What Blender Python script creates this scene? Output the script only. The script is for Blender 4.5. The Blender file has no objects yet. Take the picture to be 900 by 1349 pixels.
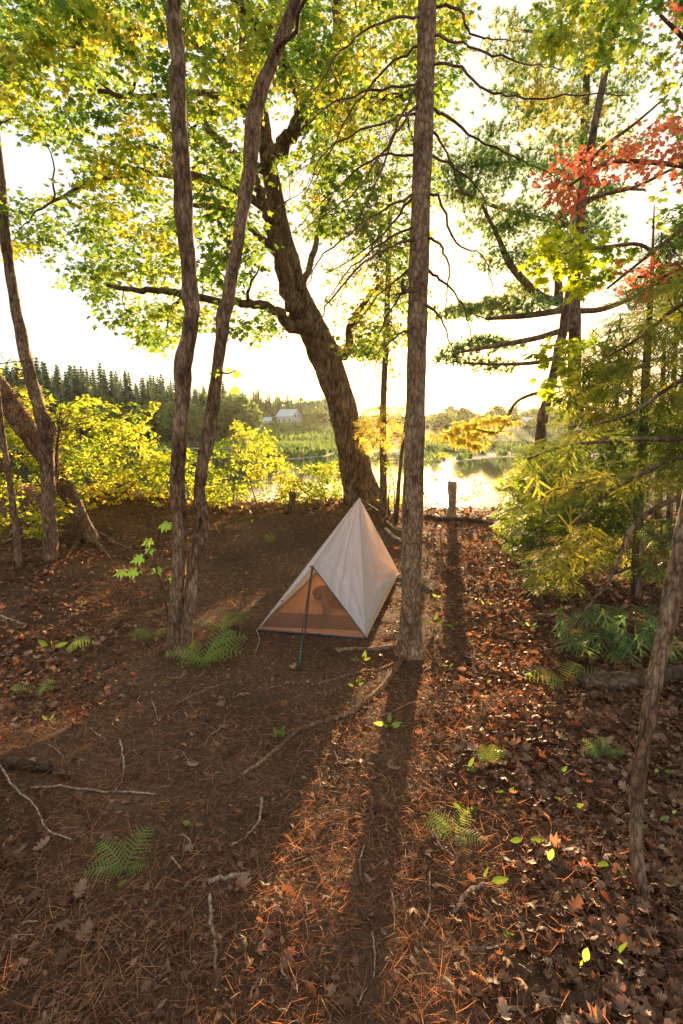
import bpy, math, random
import numpy as np
from mathutils import Vector, noise as mnoise
random.seed(7); RS = np.random.RandomState(11)
C = bpy.context.scene.collection
R = math.radians
# ------------------------------------------------------------------ camera frame (used to read real positions)
CAMZ = 1.6; TILT = R(7.9); F = 712.0
fw = np.array([0, math.cos(TILT), -math.sin(TILT)]); upv = np.array([0, math.sin(TILT), math.cos(TILT)]); rt = np.array([1., 0, 0])
CAM = np.array([0, 0, CAMZ])
def ray(u, v): return fw + (u-450)/F*rt + (674.5-v)/F*upv
def P(u, v, d):
    r = ray(u, v); return CAM + r*(d/r[1])
def W(px, d): return px/2*d/F
S = ray(590, 521); S = S/np.linalg.norm(S)
# ------------------------------------------------------------------ numpy noise
def _h(ix, iy, s=0):
    n = (ix*374761393 + iy*668265263 + s*974634777) & 0xffffffff
    n = ((n ^ (n >> 13))*1274126177) & 0xffffffff
    return ((n ^ (n >> 16)) & 0xffff)/65535.0
def vnoise(x, y, s=0):
    x = np.asarray(x, float); y = np.asarray(y, float)
    ix = np.floor(x).astype(np.int64); iy = np.floor(y).astype(np.int64)
    fx = x-ix; fy = y-iy; fx = fx*fx*(3-2*fx); fy = fy*fy*(3-2*fy)
    a = _h(ix, iy, s); b = _h(ix+1, iy, s); c = _h(ix, iy+1, s); d = _h(ix+1, iy+1, s)
    return (a*(1-fx)+b*fx)*(1-fy) + (c*(1-fx)+d*fx)*fy
def fbm(x, y, o=4, s=0):
    t = 0; a = 1; n = 0
    for i in range(o):
        t = t+a*(vnoise(x*2**i+17.3*i, y*2**i+5.1*i, s+i)-.5); n += a; a *= .5
    return t/n
def sst(a, b, x):
    t = np.clip((np.asarray(x, float)-a)/(b-a), 0, 1); return t*t*(3-2*t)
# ------------------------------------------------------------------ terrain
WATER = -0.95
def shore_near(x): return 15.0 + 22*sst(5.0, 11, x) + 1.2*np.sin(np.asarray(x)*.6)
def shore_far(x, y):
    u = np.asarray(x)/np.maximum(y, 1)*F+450
    return 112 - 44*sst(300, 350, u) + 8*np.sin(u*.03) + 16*sst(425, 450, u)*(1-sst(520, 545, u)) - 8*sst(560, 600, u)
def height(x, y):
    x = np.asarray(x, float); y = np.asarray(y, float)
    mound = .36*np.exp(-((y-9.6)/2.6)**2)*(1-sst(.4, 2.2, x)) + .10*np.exp(-((y-9.6)/3)**2)
    left = .22*sst(-1.2, -4, x)*sst(3, 6, y)
    lb = .30*sst(-1.05, -1.9, x)*(1-sst(2.0, 3.1, y))*sst(.6, 1.4, y)
    near = mound + left + lb + .10*fbm(x*.7, y*.7, 3, 1) + .05*fbm(x*3, y*3, 3, 4)*np.exp(-y/14)
    near = near + .028*fbm(x*11, y*11, 3, 9)*np.exp(-y/9)
    sn = shore_near(x)
    near = near*(1-sst(sn-4.5, sn, y)) + (-1.9)*sst(sn-5.0, sn+2.2, y)
    sf = shore_far(x, y)
    far = -1.9 + 1.08*sst(sf-4, sf+3, y) + .5*sst(sf+8, sf+40, y) + 6.4*sst(130, 225, y) + 5*sst(225, 420, y)
    far = far + (fbm(x*.03, y*.03, 4, 22)*1.6+fbm(x*.2, y*.2, 3, 23)*.5)*sst(sf, sf+30, y)
    return np.where(y < (sn+sf)/2, near, far)
def hz(x, y): return float(height(x, y))
def G(u, v, lift=0.0):
    r = ray(u, v); t = .6; prev = t
    while t < 60:
        p = CAM+r*t
        if p[2] < hz(p[0], p[1]): break
        prev = t; t *= 1.01
    a, b = prev, t
    for _ in range(18):
        m = (a+b)/2; p = CAM+r*m
        if p[2] < hz(p[0], p[1]): b = m
        else: a = m
    p = CAM+r*a; p[2] = hz(p[0], p[1])+lift
    return p
# ------------------------------------------------------------------ mesh helpers
class MB:
    def __init__(s): s.v = []; s.f = []; s.n = 0; s.a = []
    def add(s, v, f, a=0.0):
        v = np.asarray(v, float)
        s.v.append(v)
        for q in f: s.f.append(tuple(i+s.n for i in q)); s.a.append(a)
        s.n += len(v)
    def tube(s, pts, rad, sides=8, cap=True, rough=0.0, seed=0, a=0.0):
        pts = np.asarray(pts, float); n = len(pts)
        rad = np.broadcast_to(np.asarray(rad, float), (n,)).copy()
        T = np.gradient(pts, axis=0); T /= np.linalg.norm(T, axis=1)[:, None]+1e-9
        up = np.array([0, 0, 1.]) if abs(T[0][2]) < .8 else np.array([0, 1., 0])
        V = []; X = np.cross(up, T[0]); X /= np.linalg.norm(X)+1e-9
        ang = np.linspace(0, 2*math.pi, sides, endpoint=False)
        for i in range(n):
            X = X-T[i]*np.dot(X, T[i]); X /= np.linalg.norm(X)+1e-9
            Y = np.cross(T[i], X)
            rr = rad[i]*np.ones(sides)
            if rough: rr = rr*(1+rough*(vnoise(np.cos(ang)*2.2+9+seed, np.sin(ang)*2.2+i*.45, seed)-.5)*2)
            V.append(pts[i]+rr[:, None]*(np.cos(ang)[:, None]*X+np.sin(ang)[:, None]*Y))
        V = np.concatenate(V); f = []
        for i in range(n-1):
            for k in range(sides):
                k2 = (k+1) % sides
                f.append((i*sides+k, i*sides+k2, (i+1)*sides+k2, (i+1)*sides+k))
        if cap:
            f.append(tuple(range(sides-1, -1, -1))); f.append(tuple((n-1)*sides+k for k in range(sides)))
        s.add(V, f, a)
    def box(s, c, d, rz=0):
        x, y, z = d[0]/2, d[1]/2, d[2]/2
        v = np.array([(-x,-y,-z),(x,-y,-z),(x,y,-z),(-x,y,-z),(-x,-y,z),(x,-y,z),(x,y,z),(-x,y,z)])
        cs, sn = math.cos(rz), math.sin(rz)
        v = v@np.array([[cs, sn, 0],[-sn, cs, 0],[0, 0, 1]])+np.array(c)
        s.add(v, [(0,3,2,1),(4,5,6,7),(0,1,5,4),(1,2,6,5),(2,3,7,6),(3,0,4,7)])
    def build(s, name, mat, parent=None, smooth=True, origin=None):
        v = np.concatenate(s.v) if s.v else np.zeros((0, 3))
        return link(name, v, s.f, mat, parent, smooth, s.a if any(s.a) else None, origin)
def link(name, v, f, mat, parent=None, smooth=False, attr=None, origin=None):
    me = bpy.data.meshes.new(name)
    if origin is not None: v = v-np.asarray(origin)
    elif parent is not None: v = v-np.array(parent.location)
    if isinstance(f, np.ndarray):
        nf, k = f.shape; me.vertices.add(len(v)); me.loops.add(nf*k); me.polygons.add(nf)
        me.vertices.foreach_set('co', np.ascontiguousarray(v, dtype=np.float32).ravel())
        me.loops.foreach_set('vertex_index', f.astype(np.int32).ravel())
        me.polygons.foreach_set('loop_start', np.arange(0, nf*k, k, dtype=np.int32))
        me.update(calc_edges=True)
    else:
        me.from_pydata(v.tolist(), [], f)
    if smooth: me.polygons.foreach_set('use_smooth', np.ones(len(me.polygons), dtype=bool))
    if attr is not None:
        at = me.attributes.new('var', 'FLOAT', 'FACE'); at.data.foreach_set('value', np.asarray(attr, dtype=np.float32))
    me.materials.append(mat)
    o = bpy.data.objects.new(name, me); C.objects.link(o)
    if origin is not None: o.location = origin
    if parent is not None: o.parent = parent
    return o
def thing(name, label, cat, loc=(0, 0, 0), group=None):
    o = bpy.data.objects.new(name, None); C.objects.link(o); o.location = [float(q) for q in loc]
    o.empty_display_size = .1
    return tag(o, label, cat, group)
def tag(o, label, cat, group=None):
    o['label'] = label; o['category'] = cat
    if group: o['group'] = group
    return o
def dup(root, loc, rz=0, sc=1, label=None):
    r = root.copy(); C.objects.link(r); r.location = [float(q) for q in loc]; r.rotation_euler = (0, 0, rz); r.scale = (sc, sc, sc)
    if label: r['label'] = label
    for ch in root.children:
        c = ch.copy(); C.objects.link(c); c.parent = r
    return r
def norm(a): return a/(np.linalg.norm(a, axis=-1, keepdims=True)+1e-9)
def scatter(pos, nrm, dr, size, tv, tf, jit=None):
    """many small blades: template verts tv (k,3: x side, y along, z normal), faces tf (m,n)"""
    pos = np.asarray(pos); N = len(pos)
    Y = norm(np.asarray(dr)); Z = norm(np.asarray(nrm)); X = norm(np.cross(Y, Z)); Z = np.cross(X, Y)
    size = np.broadcast_to(size, (N,))
    V = pos[:, None, :] + size[:, None, None]*(tv[None, :, 0:1]*X[:, None, :]+tv[None, :, 1:2]*Y[:, None, :]+tv[None, :, 2:3]*Z[:, None, :])
    Fc = tf[None, :, :] + (np.arange(N)*len(tv))[:, None, None]
    return V.reshape(-1, 3), Fc.reshape(-1, tf.shape[1])
def leaves(name, pos, nrm, dr, size, tpl, mat, parent=None, origin=None, var=None):
    V, Fc = scatter(pos, nrm, dr, size, *tpl)
    if var is None: var = RS.rand(len(pos))
    return link(name, V, Fc, mat, parent, False, np.repeat(var, len(tpl[1])), origin)
def fan(outline, fold=.18, cy=.4):
    o = np.array(outline); k = len(o)
    v = [(0, cy, 0)]+[(x, y, -fold*abs(x)-.25*max(0, y-.5)**2) for x, y in o]
    f = [(0, i+1, (i+1) % k+1) for i in range(k)]
    return np.array(v), np.array(f)
def mir(h): return h+[(-x, y) for x, y in reversed(h[1:-1])]
MAPLE = fan(mir([(0,0),(.2,-.08),(.44,0),(.3,.16),(.62,.44),(.34,.42),(.36,.64),(.16,.58),(0,1.0)]))
MAPLE_S = fan(mir([(0,0),(.4,.0),(.28,.2),(.58,.5),(.26,.5),(0,1.0)]))
OAK = fan(mir([(0,0),(.1,.12),(.24,.18),(.12,.3),(.34,.42),(.14,.52),(.36,.68),(.16,.74),(.2,.9),(0,1.0)]), .3)
LANCE = fan(mir([(0,0),(.13,.12),(.2,.35),(.17,.6),(.08,.85),(0,1.0)]), .5, .45)
OVATE = fan(mir([(0,0),(.2,.15),(.3,.4),(.2,.7),(0,1.0)]), .35, .45)
NEEDLE = (np.array([(-.5,0,0),(.5,0,0),(.45,.5,.06),(-.45,.5,.06),(.2,1,0),(-.2,1,0)])*np.array([.029,1,1]), np.array([(0,1,2,3),(3,2,4,5)]))
# ------------------------------------------------------------------ materials
def mat(name):
    m = bpy.data.materials.new(name); m.use_nodes = True
    nt = m.node_tree; nt.nodes.clear(); return m, nt
def N(nt, t, **k):
    n = nt.nodes.new(t)
    for a, b in k.items():
        if a == 'inp':
            for i, v in b.items(): n.inputs[i].default_value = v
        else: setattr(n, a, b)
    return n
def L(nt, a, b): nt.links.new(a, b)
def ramp(nt, fac, stops):
    r = N(nt, 'ShaderNodeValToRGB'); e = r.color_ramp.elements
    while len(e) < len(stops): e.new(.5)
    for i, (p, c) in enumerate(stops): e[i].position = p; e[i].color = (*c, 1)
    L(nt, fac, r.inputs[0]); return r.outputs[0]
def leaf_mat(name, stops, trans=.55, tgain=1.35, tint=(1, 1, .55), rough=.5):
    m, nt = mat(name)
    at = N(nt, 'ShaderNodeAttribute', attribute_name='var')
    col = ramp(nt, at.outputs['Fac'], stops)
    b = N(nt, 'ShaderNodeBsdfPrincipled', inp={'Roughness': rough, 'Specular IOR Level': .35}); L(nt, col, b.inputs['Base Color'])
    mx = N(nt, 'ShaderNodeMix', data_type='RGBA', blend_type='MULTIPLY'); mx.inputs[0].default_value = 1
    L(nt, col, mx.inputs[6]); mx.inputs[7].default_value = (tint[0]*tgain*2, tint[1]*tgain*2, tint[2]*tgain*2, 1)
    t = N(nt, 'ShaderNodeBsdfTranslucent'); L(nt, mx.outputs[2], t.inputs['Color'])
    ms = N(nt, 'ShaderNodeMixShader', inp={0: trans}); L(nt, b.outputs[0], ms.inputs[1]); L(nt, t.outputs[0], ms.inputs[2])
    o = N(nt, 'ShaderNodeOutputMaterial'); L(nt, ms.outputs[0], o.inputs[0]); return m
def bark_mat(name, c1, c2, c3, sx=14, sz=2.2, bump=.5, dist=.02, lich=.65):
    m, nt = mat(name)
    g = N(nt, 'ShaderNodeTexCoord'); mp = N(nt, 'ShaderNodeMapping', inp={'Scale': (sx, sx, sz)}); L(nt, g.outputs['Object'], mp.inputs[0])
    n1 = N(nt, 'ShaderNodeTexNoise', inp={'Scale': 1.6, 'Detail': 8, 'Roughness': .65, 'Distortion': .6}); L(nt, mp.outputs[0], n1.inputs['Vector'])
    n2 = N(nt, 'ShaderNodeTexNoise', inp={'Scale': 5, 'Detail': 5, 'Roughness': .6}); L(nt, g.outputs['Object'], n2.inputs['Vector'])
    wv_ = N(nt, 'ShaderNodeVectorMath', operation='MULTIPLY_ADD'); wv_.inputs[1].default_value = (.9,.9,.9); L(nt, n1.outputs[1], wv_.inputs[0]); L(nt, mp.outputs[0], wv_.inputs[2]); vo = N(nt, 'ShaderNodeTexVoronoi', feature='DISTANCE_TO_EDGE', inp={'Scale': 1.5}); L(nt, wv_.outputs[0], vo.inputs['Vector'])
    a = N(nt, 'ShaderNodeMath', operation='MULTIPLY_ADD', inp={1: .55, 2: 0}); L(nt, n1.outputs[0], a.inputs[0])
    a2 = N(nt, 'ShaderNodeMath', operation='MULTIPLY_ADD', inp={1: .45}); L(nt, n2.outputs[0], a2.inputs[0]); L(nt, a.outputs[0], a2.inputs[2])
    col = ramp(nt, a2.outputs[0], [(.36, tuple(q*1.3 for q in c1)), (.5, tuple(q*1.3 for q in c2)), (.62, tuple(q*1.25 for q in c3))])
    n3 = N(nt, 'ShaderNodeTexNoise', inp={'Scale': 3.2, 'Detail': 9, 'Roughness': .72, 'Distortion': .3}); mp3 = N(nt, 'ShaderNodeMapping', inp={'Scale': (2, 2, 1.3), 'Location': (3, 1, 7)}); L(nt, g.outputs['Object'], mp3.inputs[0]); L(nt, mp3.outputs[0], n3.inputs['Vector'])
    lm_ = N(nt, 'ShaderNodeMapRange', inp={1: .56, 2: .66, 4: lich}); L(nt, n3.outputs[0], lm_.inputs[0])
    lx = N(nt, 'ShaderNodeMix', data_type='RGBA'); L(nt, lm_.outputs[0], lx.inputs[0]); L(nt, col, lx.inputs[6]); lx.inputs[7].default_value = (.36,.32,.24,1)
    dk = N(nt, 'ShaderNodeMapRange', inp={1: .34, 2: .46, 3: .45, 4: 1}); L(nt, n3.outputs[0], dk.inputs[0])
    dm = N(nt, 'ShaderNodeMix', data_type='RGBA', blend_type='MULTIPLY'); dm.inputs[0].default_value = 1; L(nt, lx.outputs[2], dm.inputs[6]); L(nt, dk.outputs[0], dm.inputs[7])
    cr = N(nt, 'ShaderNodeMapRange', inp={1: .0, 2: .16, 3: .38, 4: 1}); L(nt, vo.outputs[0], cr.inputs[0])
    dm2 = N(nt, 'ShaderNodeMix', data_type='RGBA', blend_type='MULTIPLY'); dm2.inputs[0].default_value = 1; L(nt, dm.outputs[2], dm2.inputs[6]); L(nt, cr.outputs[0], dm2.inputs[7]); dm = dm2
    b = N(nt, 'ShaderNodeBsdfPrincipled', inp={'Roughness': .9, 'Specular IOR Level': .2}); L(nt, dm.outputs[2], b.inputs['Base Color'])
    hh = N(nt, 'ShaderNodeMath', operation='MULTIPLY_ADD', inp={1: .6}); L(nt, vo.outputs[0], hh.inputs[0]); L(nt, n1.outputs[0], hh.inputs[2])
    bp = N(nt, 'ShaderNodeBump', inp={'Strength': bump, 'Distance': dist}); L(nt, hh.outputs[0], bp.inputs['Height']); L(nt, bp.outputs[0], b.inputs['Normal'])
    o = N(nt, 'ShaderNodeOutputMaterial'); L(nt, b.outputs[0], o.inputs[0]); return m
def plain(name, c, rough=.7, var=.25, scale=8, spec=.3):
    m, nt = mat(name)
    g = N(nt, 'ShaderNodeTexCoord'); n1 = N(nt, 'ShaderNodeTexNoise', inp={'Scale': scale, 'Detail': 6}); L(nt, g.outputs['Object'], n1.inputs['Vector'])
    col = ramp(nt, n1.outputs[0], [(.3, tuple(q*(1-var) for q in c)), (.7, tuple(min(1, q*(1+var)) for q in c))])
    b = N(nt, 'ShaderNodeBsdfPrincipled', inp={'Roughness': rough, 'Specular IOR Level': spec}); L(nt, col, b.inputs['Base Color'])
    o = N(nt, 'ShaderNodeOutputMaterial'); L(nt, b.outputs[0], o.inputs[0]); return m
M = {}
M['maple'] = leaf_mat('maple_leaf', [(0, (.05,.095,.025)), (.45, (.09,.145,.03)), (.8, (.16,.19,.035)), (1, (.27,.24,.05))], .6, 1.8, (1, .95, .5))
M['bush'] = leaf_mat('bush_leaf', [(0, (.08,.13,.02)), (.5, (.18,.22,.03)), (1, (.34,.30,.05))], .6, 1.8, (1, .95, .5))
M['yellowgreen'] = leaf_mat('yellow_green_leaf', [(0, (.08,.13,.015)), (1, (.22,.24,.02))], .6, 1.8)
M['red'] = leaf_mat('red_leaf', [(0, (.34,.09,.06)), (.6, (.48,.14,.09)), (1, (.50,.28,.12))], .5, 1.05, (1, .75, .65))
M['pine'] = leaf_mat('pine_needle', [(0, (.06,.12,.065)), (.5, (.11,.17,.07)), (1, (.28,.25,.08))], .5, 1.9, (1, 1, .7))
M['hemlock'] = leaf_mat('hemlock_needle', [(0, (.035,.065,.025)), (.35, (.075,.105,.03)), (.7, (.14,.155,.035)), (1, (.24,.21,.055))], .55, 1.55, (.96, .97, .5))
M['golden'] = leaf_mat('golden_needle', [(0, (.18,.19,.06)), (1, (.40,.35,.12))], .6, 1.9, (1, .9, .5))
M['fern'] = leaf_mat('fern_leaf', [(0, (.14,.24,.07)), (1, (.26,.34,.10))], .5, 1.5)
M['sprout'] = leaf_mat('sprout_leaf', [(0, (.10,.17,.03)), (1, (.20,.22,.045))], .38, 1.0)
M['shadegreen'] = leaf_mat('shade_toned_green_leaf', [(0, (.07,.15,.03)), (1, (.13,.22,.05))], .4, 1.0)  # darker green puts the unlit look of the seedling into its leaf colour
M['far_conifer'] = leaf_mat('far_conifer_foliage', [(0, (.06,.12,.085)), (1, (.13,.18,.11))], .3, 1.2)
M['far_leaf'] = leaf_mat('far_broadleaf_foliage', [(0, (.10,.18,.07)), (1, (.22,.24,.08))], .35, 1.2)
M['reed'] = leaf_mat('marsh_grass', [(0, (.08,.15,.05)), (1, (.17,.22,.08))], .35, 1.1)
M['litter'] = leaf_mat('dead_leaf', [(0, (.07,.035,.02)), (.5, (.17,.095,.055)), (.85, (.29,.18,.11)), (1, (.42,.31,.21))], .3, 1.1, (1, .6, .35), .6)
M['needle'] = leaf_mat('dead_needle', [(0, (.08,.045,.025)), (.5, (.25,.14,.07)), (.85, (.44,.28,.16)), (1, (.58,.45,.32))], .4, 1.6, (1, .6, .35), .55)
M['bark'] = bark_mat('brown_bark', (.06,.038,.025), (.16,.105,.07), (.30,.22,.15))
M['bark_spruce'] = bark_mat('spruce_bark', (.10,.06,.036), (.26,.165,.10), (.42,.30,.20), 22, 9, .9, .012)
M['bark_maple'] = bark_mat('furrowed_bark', (.06,.036,.022), (.21,.135,.083), (.40,.28,.18), 16, 3, 1, .05)
M['bark_twin'] = bark_mat('mottled_bark', (.055,.032,.019), (.20,.12,.073), (.40,.28,.19), 26, 7, 1, .012)
M['twig'] = bark_mat('twig_bark', (.05,.03,.02), (.13,.075,.045), (.24,.15,.09), 30, 8, .2, .003)
M['dead'] = bark_mat('dead_wood', (.22,.16,.11), (.38,.29,.21), (.52,.43,.34), 30, 10, .4, .006)
M['log'] = bark_mat('rotting_wood', (.03,.02,.014), (.09,.06,.04), (.16,.12,.085), 10, 10, .7, .02)
def ground_mat():
    m, nt = mat('forest_floor')
    g = N(nt, 'ShaderNodeTexCoord')
    n1 = N(nt, 'ShaderNodeTexNoise', inp={'Scale': 1.1, 'Detail': 5}); L(nt, g.outputs['Object'], n1.inputs['Vector'])
    n2 = N(nt, 'ShaderNodeTexNoise', inp={'Scale': 45, 'Detail': 8, 'Roughness': .7}); L(nt, g.outputs['Object'], n2.inputs['Vector'])
    a = N(nt, 'ShaderNodeMath', operation='MULTIPLY_ADD', inp={1: .6}); L(nt, n2.outputs[0], a.inputs[0])
    b_ = N(nt, 'ShaderNodeMath', operation='MULTIPLY', inp={1: .4}); L(nt, n1.outputs[0], b_.inputs[0]); L(nt, b_.outputs[0], a.inputs[2])
    near = ramp(nt, a.outputs[0], [(.32, (.03,.018,.011)), (.5, (.088,.052,.031)), (.66, (.18,.115,.07))])
    # beyond the lake: meadow and sandy margin by real height and distance
    pos = N(nt, 'ShaderNodeSeparateXYZ'); L(nt, g.outputs['Object'], pos.inputs[0])
    n3 = N(nt, 'ShaderNodeTexNoise', inp={'Scale': .18, 'Detail': 6}); L(nt, g.outputs['Object'], n3.inputs['Vector'])
    farc = ramp(nt, n3.outputs[0], [(.35, (.05,.10,.03)), (.6, (.12,.17,.055))])
    n5 = N(nt, 'ShaderNodeMath', operation='MULTIPLY_ADD', inp={1: .5}); L(nt, n3.outputs[0], n5.inputs[0]); L(nt, pos.outputs[2], n5.inputs[2])
    zr = N(nt, 'ShaderNodeMapRange', inp={1: -.55, 2: -.35}); L(nt, n5.outputs[0], zr.inputs[0])
    mx = N(nt, 'ShaderNodeMix', data_type='RGBA'); L(nt, zr.outputs[0], mx.inputs[0]); mx.inputs[6].default_value = (.33,.30,.25,1); L(nt, farc, mx.inputs[7])
    yr = N(nt, 'ShaderNodeMapRange', inp={1: 48, 2: 50}); L(nt, pos.outputs[1], yr.inputs[0])
    m2 = N(nt, 'ShaderNodeMix', data_type='RGBA'); L(nt, yr.outputs[0], m2.inputs[0]); L(nt, near, m2.inputs[6]); L(nt, mx.outputs[2], m2.inputs[7])
    b = N(nt, 'ShaderNodeBsdfPrincipled', inp={'Roughness': .95, 'Specular IOR Level': .15}); L(nt, m2.outputs[2], b.inputs['Base Color'])
    bp = N(nt, 'ShaderNodeBump', inp={'Strength': .7, 'Distance': .02}); L(nt, n2.outputs[0], bp.inputs['Height']); L(nt, bp.outputs[0], b.inputs['Normal'])
    o = N(nt, 'ShaderNodeOutputMaterial'); L(nt, b.outputs[0], o.inputs[0]); return m
M['ground'] = ground_mat()
def water_mat():
    m, nt = mat('lake_water')
    g = N(nt, 'ShaderNodeTexCoord'); mp = N(nt, 'ShaderNodeMapping', inp={'Scale': (1, 1, 1)}); L(nt, g.outputs['Object'], mp.inputs[0])
    n1 = N(nt, 'ShaderNodeTexNoise', inp={'Scale': 2.5, 'Detail': 4, 'Roughness': .55}); L(nt, mp.outputs[0], n1.inputs['Vector'])
    b = N(nt, 'ShaderNodeBsdfPrincipled', inp={'Base Color': (.02,.03,.028,1), 'Roughness': .04, 'IOR': 1.33, 'Specular IOR Level': .6})
    bp = N(nt, 'ShaderNodeBump', inp={'Strength': .06, 'Distance': .05}); L(nt, n1.outputs[0], bp.inputs['Height']); L(nt, bp.outputs[0], b.inputs['Normal'])
    o = N(nt, 'ShaderNodeOutputMaterial'); L(nt, b.outputs[0], o.inputs[0]); return m
M['water'] = water_mat()
def fabric(name, c, trans, tc, transp=0.0, weave=900):
    m, nt = mat(name)
    g = N(nt, 'ShaderNodeTexCoord'); n1 = N(nt, 'ShaderNodeTexNoise', inp={'Scale': 9, 'Detail': 6, 'Distortion': .8}); L(nt, g.outputs['Object'], n1.inputs['Vector'])
    col = ramp(nt, n1.outputs[0], [(.3, tuple(q*.86 for q in c)), (.7, c)])
    b = N(nt, 'ShaderNodeBsdfPrincipled', inp={'Roughness': .55, 'Specular IOR Level': .3, 'Sheen Weight': .2}); L(nt, col, b.inputs['Base Color'])
    bp = N(nt, 'ShaderNodeBump', inp={'Strength': .35, 'Distance': .01}); L(nt, n1.outputs[0], bp.inputs['Height']); L(nt, bp.outputs[0], b.inputs['Normal'])
    t = N(nt, 'ShaderNodeBsdfTranslucent', inp={'Color': (*tc, 1)})
    ms = N(nt, 'ShaderNodeMixShader', inp={0: trans}); L(nt, b.outputs[0], ms.inputs[1]); L(nt, t.outputs[0], ms.inputs[2]); out = ms.outputs[0]
    if transp:
        tp = N(nt, 'ShaderNodeBsdfTransparent'); m2 = N(nt, 'ShaderNodeMixShader', inp={0: transp}); L(nt, out, m2.inputs[1]); L(nt, tp.outputs[0], m2.inputs[2]); out = m2.outputs[0]
    o = N(nt, 'ShaderNodeOutputMaterial'); L(nt, out, o.inputs[0]); return m
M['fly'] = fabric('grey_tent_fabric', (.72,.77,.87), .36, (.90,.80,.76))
M['flyback'] = fabric('glow_tinted_back_fabric', (.70,.52,.40), .8, (1, .66, .40))  # fly fabric again, with warm sun glow put into its colour
M['net'] = fabric('glow_tinted_brown_mesh', (.50,.32,.22), .6, (1,.60,.36), .62)  # brown net, with the orange backlight tinted into its colour
M['floor'] = fabric('glow_tinted_floor', (.85,.45,.25), .1, (.8,.5,.3))  # orange paints the sunlight falling on the floor through the back panel
M['netdark'] = fabric('dark_tent_trim', (.10,.075,.065), .2, (.3,.18,.12))
M['hem'] = plain('blue_tent_hem', (.05,.13,.20)); M['teal'] = plain('teal_strap', (.02,.30,.36)); M['redtab'] = plain('red_tab', (.5,.05,.04))
M['pole'] = plain('pole_metal', (.12,.09,.08), .4)
# ------------------------------------------------------------------ ground and water
def axis(lo, hi, step, end_lo, end_hi, g=1.085):
    a = list(np.arange(lo, hi+1e-6, step)); s = step; x = hi
    while x < end_hi: s *= g; x += s; a.append(x)
    s = step; x = lo; b = []
    while x > end_lo: s *= g; x -= s; b.append(x)
    return np.array(b[::-1]+a)
xs = axis(-4, 4, .032, -3000, 3000); ys = axis(.3, 9, .032, -40, 3000)
X, Y = np.meshgrid(xs, ys); Z = height(X, Y)
nx, ny = len(xs), len(ys)
idx = np.arange(nx*ny).reshape(ny, nx)
Fq = np.stack([idx[:-1, :-1], idx[:-1, 1:], idx[1:, 1:], idx[1:, :-1]], -1).reshape(-1, 4)
gr = link('ground', np.stack([X, Y, Z], -1).reshape(-1, 3), Fq, M['ground'], smooth=True); gr['kind'] = 'structure'
wv = np.array([(-900, 10.5, WATER), (900, 10.5, WATER), (900, 240, WATER), (-900, 240, WATER)])
wt = link('water', wv, [(0, 1, 2, 3)], M['water']); wt['kind'] = 'structure'

# ------------------------------------------------------------------ curves
def catmull(p, n=6):
    p = np.asarray(p, float); q = np.vstack([2*p[0]-p[1], p, 2*p[-1]-p[-2]]); o = []
    for i in range(1, len(q)-2):
        for t in np.linspace(0, 1, n, endpoint=False):
            o.append(.5*((2*q[i])+(-q[i-1]+q[i+1])*t+(2*q[i-1]-5*q[i]+4*q[i+1]-q[i+2])*t*t+(-q[i-1]+3*q[i]-3*q[i+1]+q[i+2])*t**3))
    o.append(q[-2]); return np.array(o)
def limb(uvw, d0, d1=None, n=6, foot=False):
    """uvw: (u,v,width px); returns smoothed points and radii"""
    d1 = d0 if d1 is None else d1; k = len(uvw)
    pts = []; rad = []
    for i, (u, v, w) in enumerate(uvw):
        d = d0+(d1-d0)*i/(k-1); pts.append(P(u, v, d)); rad.append(W(w, d))
    if foot: pts[0][2] = min(pts[0][2], hz(pts[0][0], pts[0][1])-.03)
    A = catmull(np.column_stack([pts, rad]), n)
    return A[:, :3], np.maximum(A[:, 3], .002)
def flare(pts, rad, h=.22, k=.6):
    z0 = pts[0][2]; return rad*(1+k*np.exp(-(pts[:, 2]-z0)/h*1.6))
def trunk_mesh(mb, pts, rad, sides=14, rough=.10, seed=0, knots=0, wob=.0):
    p = pts.copy()
    for i in range(len(p)):
        p[i, 0] += wob*(vnoise(i*.35, seed)-.5)*2*rad[i]; rad[i] *= 1+.16*(vnoise(i*.6, seed+.5, 3)-.5)
    mb.tube(p, rad, sides, True, rough, seed)
    return p, rad
class Skel:
    def __init__(s): s.p = np.zeros((0, 3)); s.r = np.zeros(0)
    def add(s, pts, rad): s.p = np.vstack([s.p, pts]); s.r = np.concatenate([s.r, np.broadcast_to(rad, (len(pts),))])
    def grow(s, mb, tgt, r0, sag=.12, wig=.08, n=7, sides=5, maxr=None):
        d = np.linalg.norm(s.p-tgt, axis=1); i = int(np.argmin(d + .5*np.maximum(0, s.p[:, 2]-tgt[2])))
        a = s.p[i]; L_ = d[i]
        if L_ < .02: return a[None, :], 0
        r = min(r0, s.r[i]*.8); t = np.linspace(0, 1, n)[:, None]
        q = a+(tgt-a)*t + np.array([0, 0, 1])*(np.sin(t*math.pi)*sag*L_) + np.sin(t*math.pi)*(RS.rand(1, 3)-.5)*2*wig*L_
        q[1:-1] += (RS.rand(n-2, 3)-.5)*.05*L_
        rr = r*(1-.75*t[:, 0]); mb.tube(q, rr, sides, False)
        s.add(q[2:], rr[2:]); return q, L_
def nz3(p, sc, off=0): return mnoise.noise(Vector((p[0]*sc+off, p[1]*sc+off*1.7, p[2]*sc-off)))
def inpoly(u, v, poly):
    c = False; j = len(poly)-1
    for i in range(len(poly)):
        a, b = poly[i], poly[j]
        if (a[1] > v) != (b[1] > v) and u < (b[0]-a[0])*(v-a[1])/(b[1]-a[1])+a[0]: c = not c
        j = i
    return c
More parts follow.
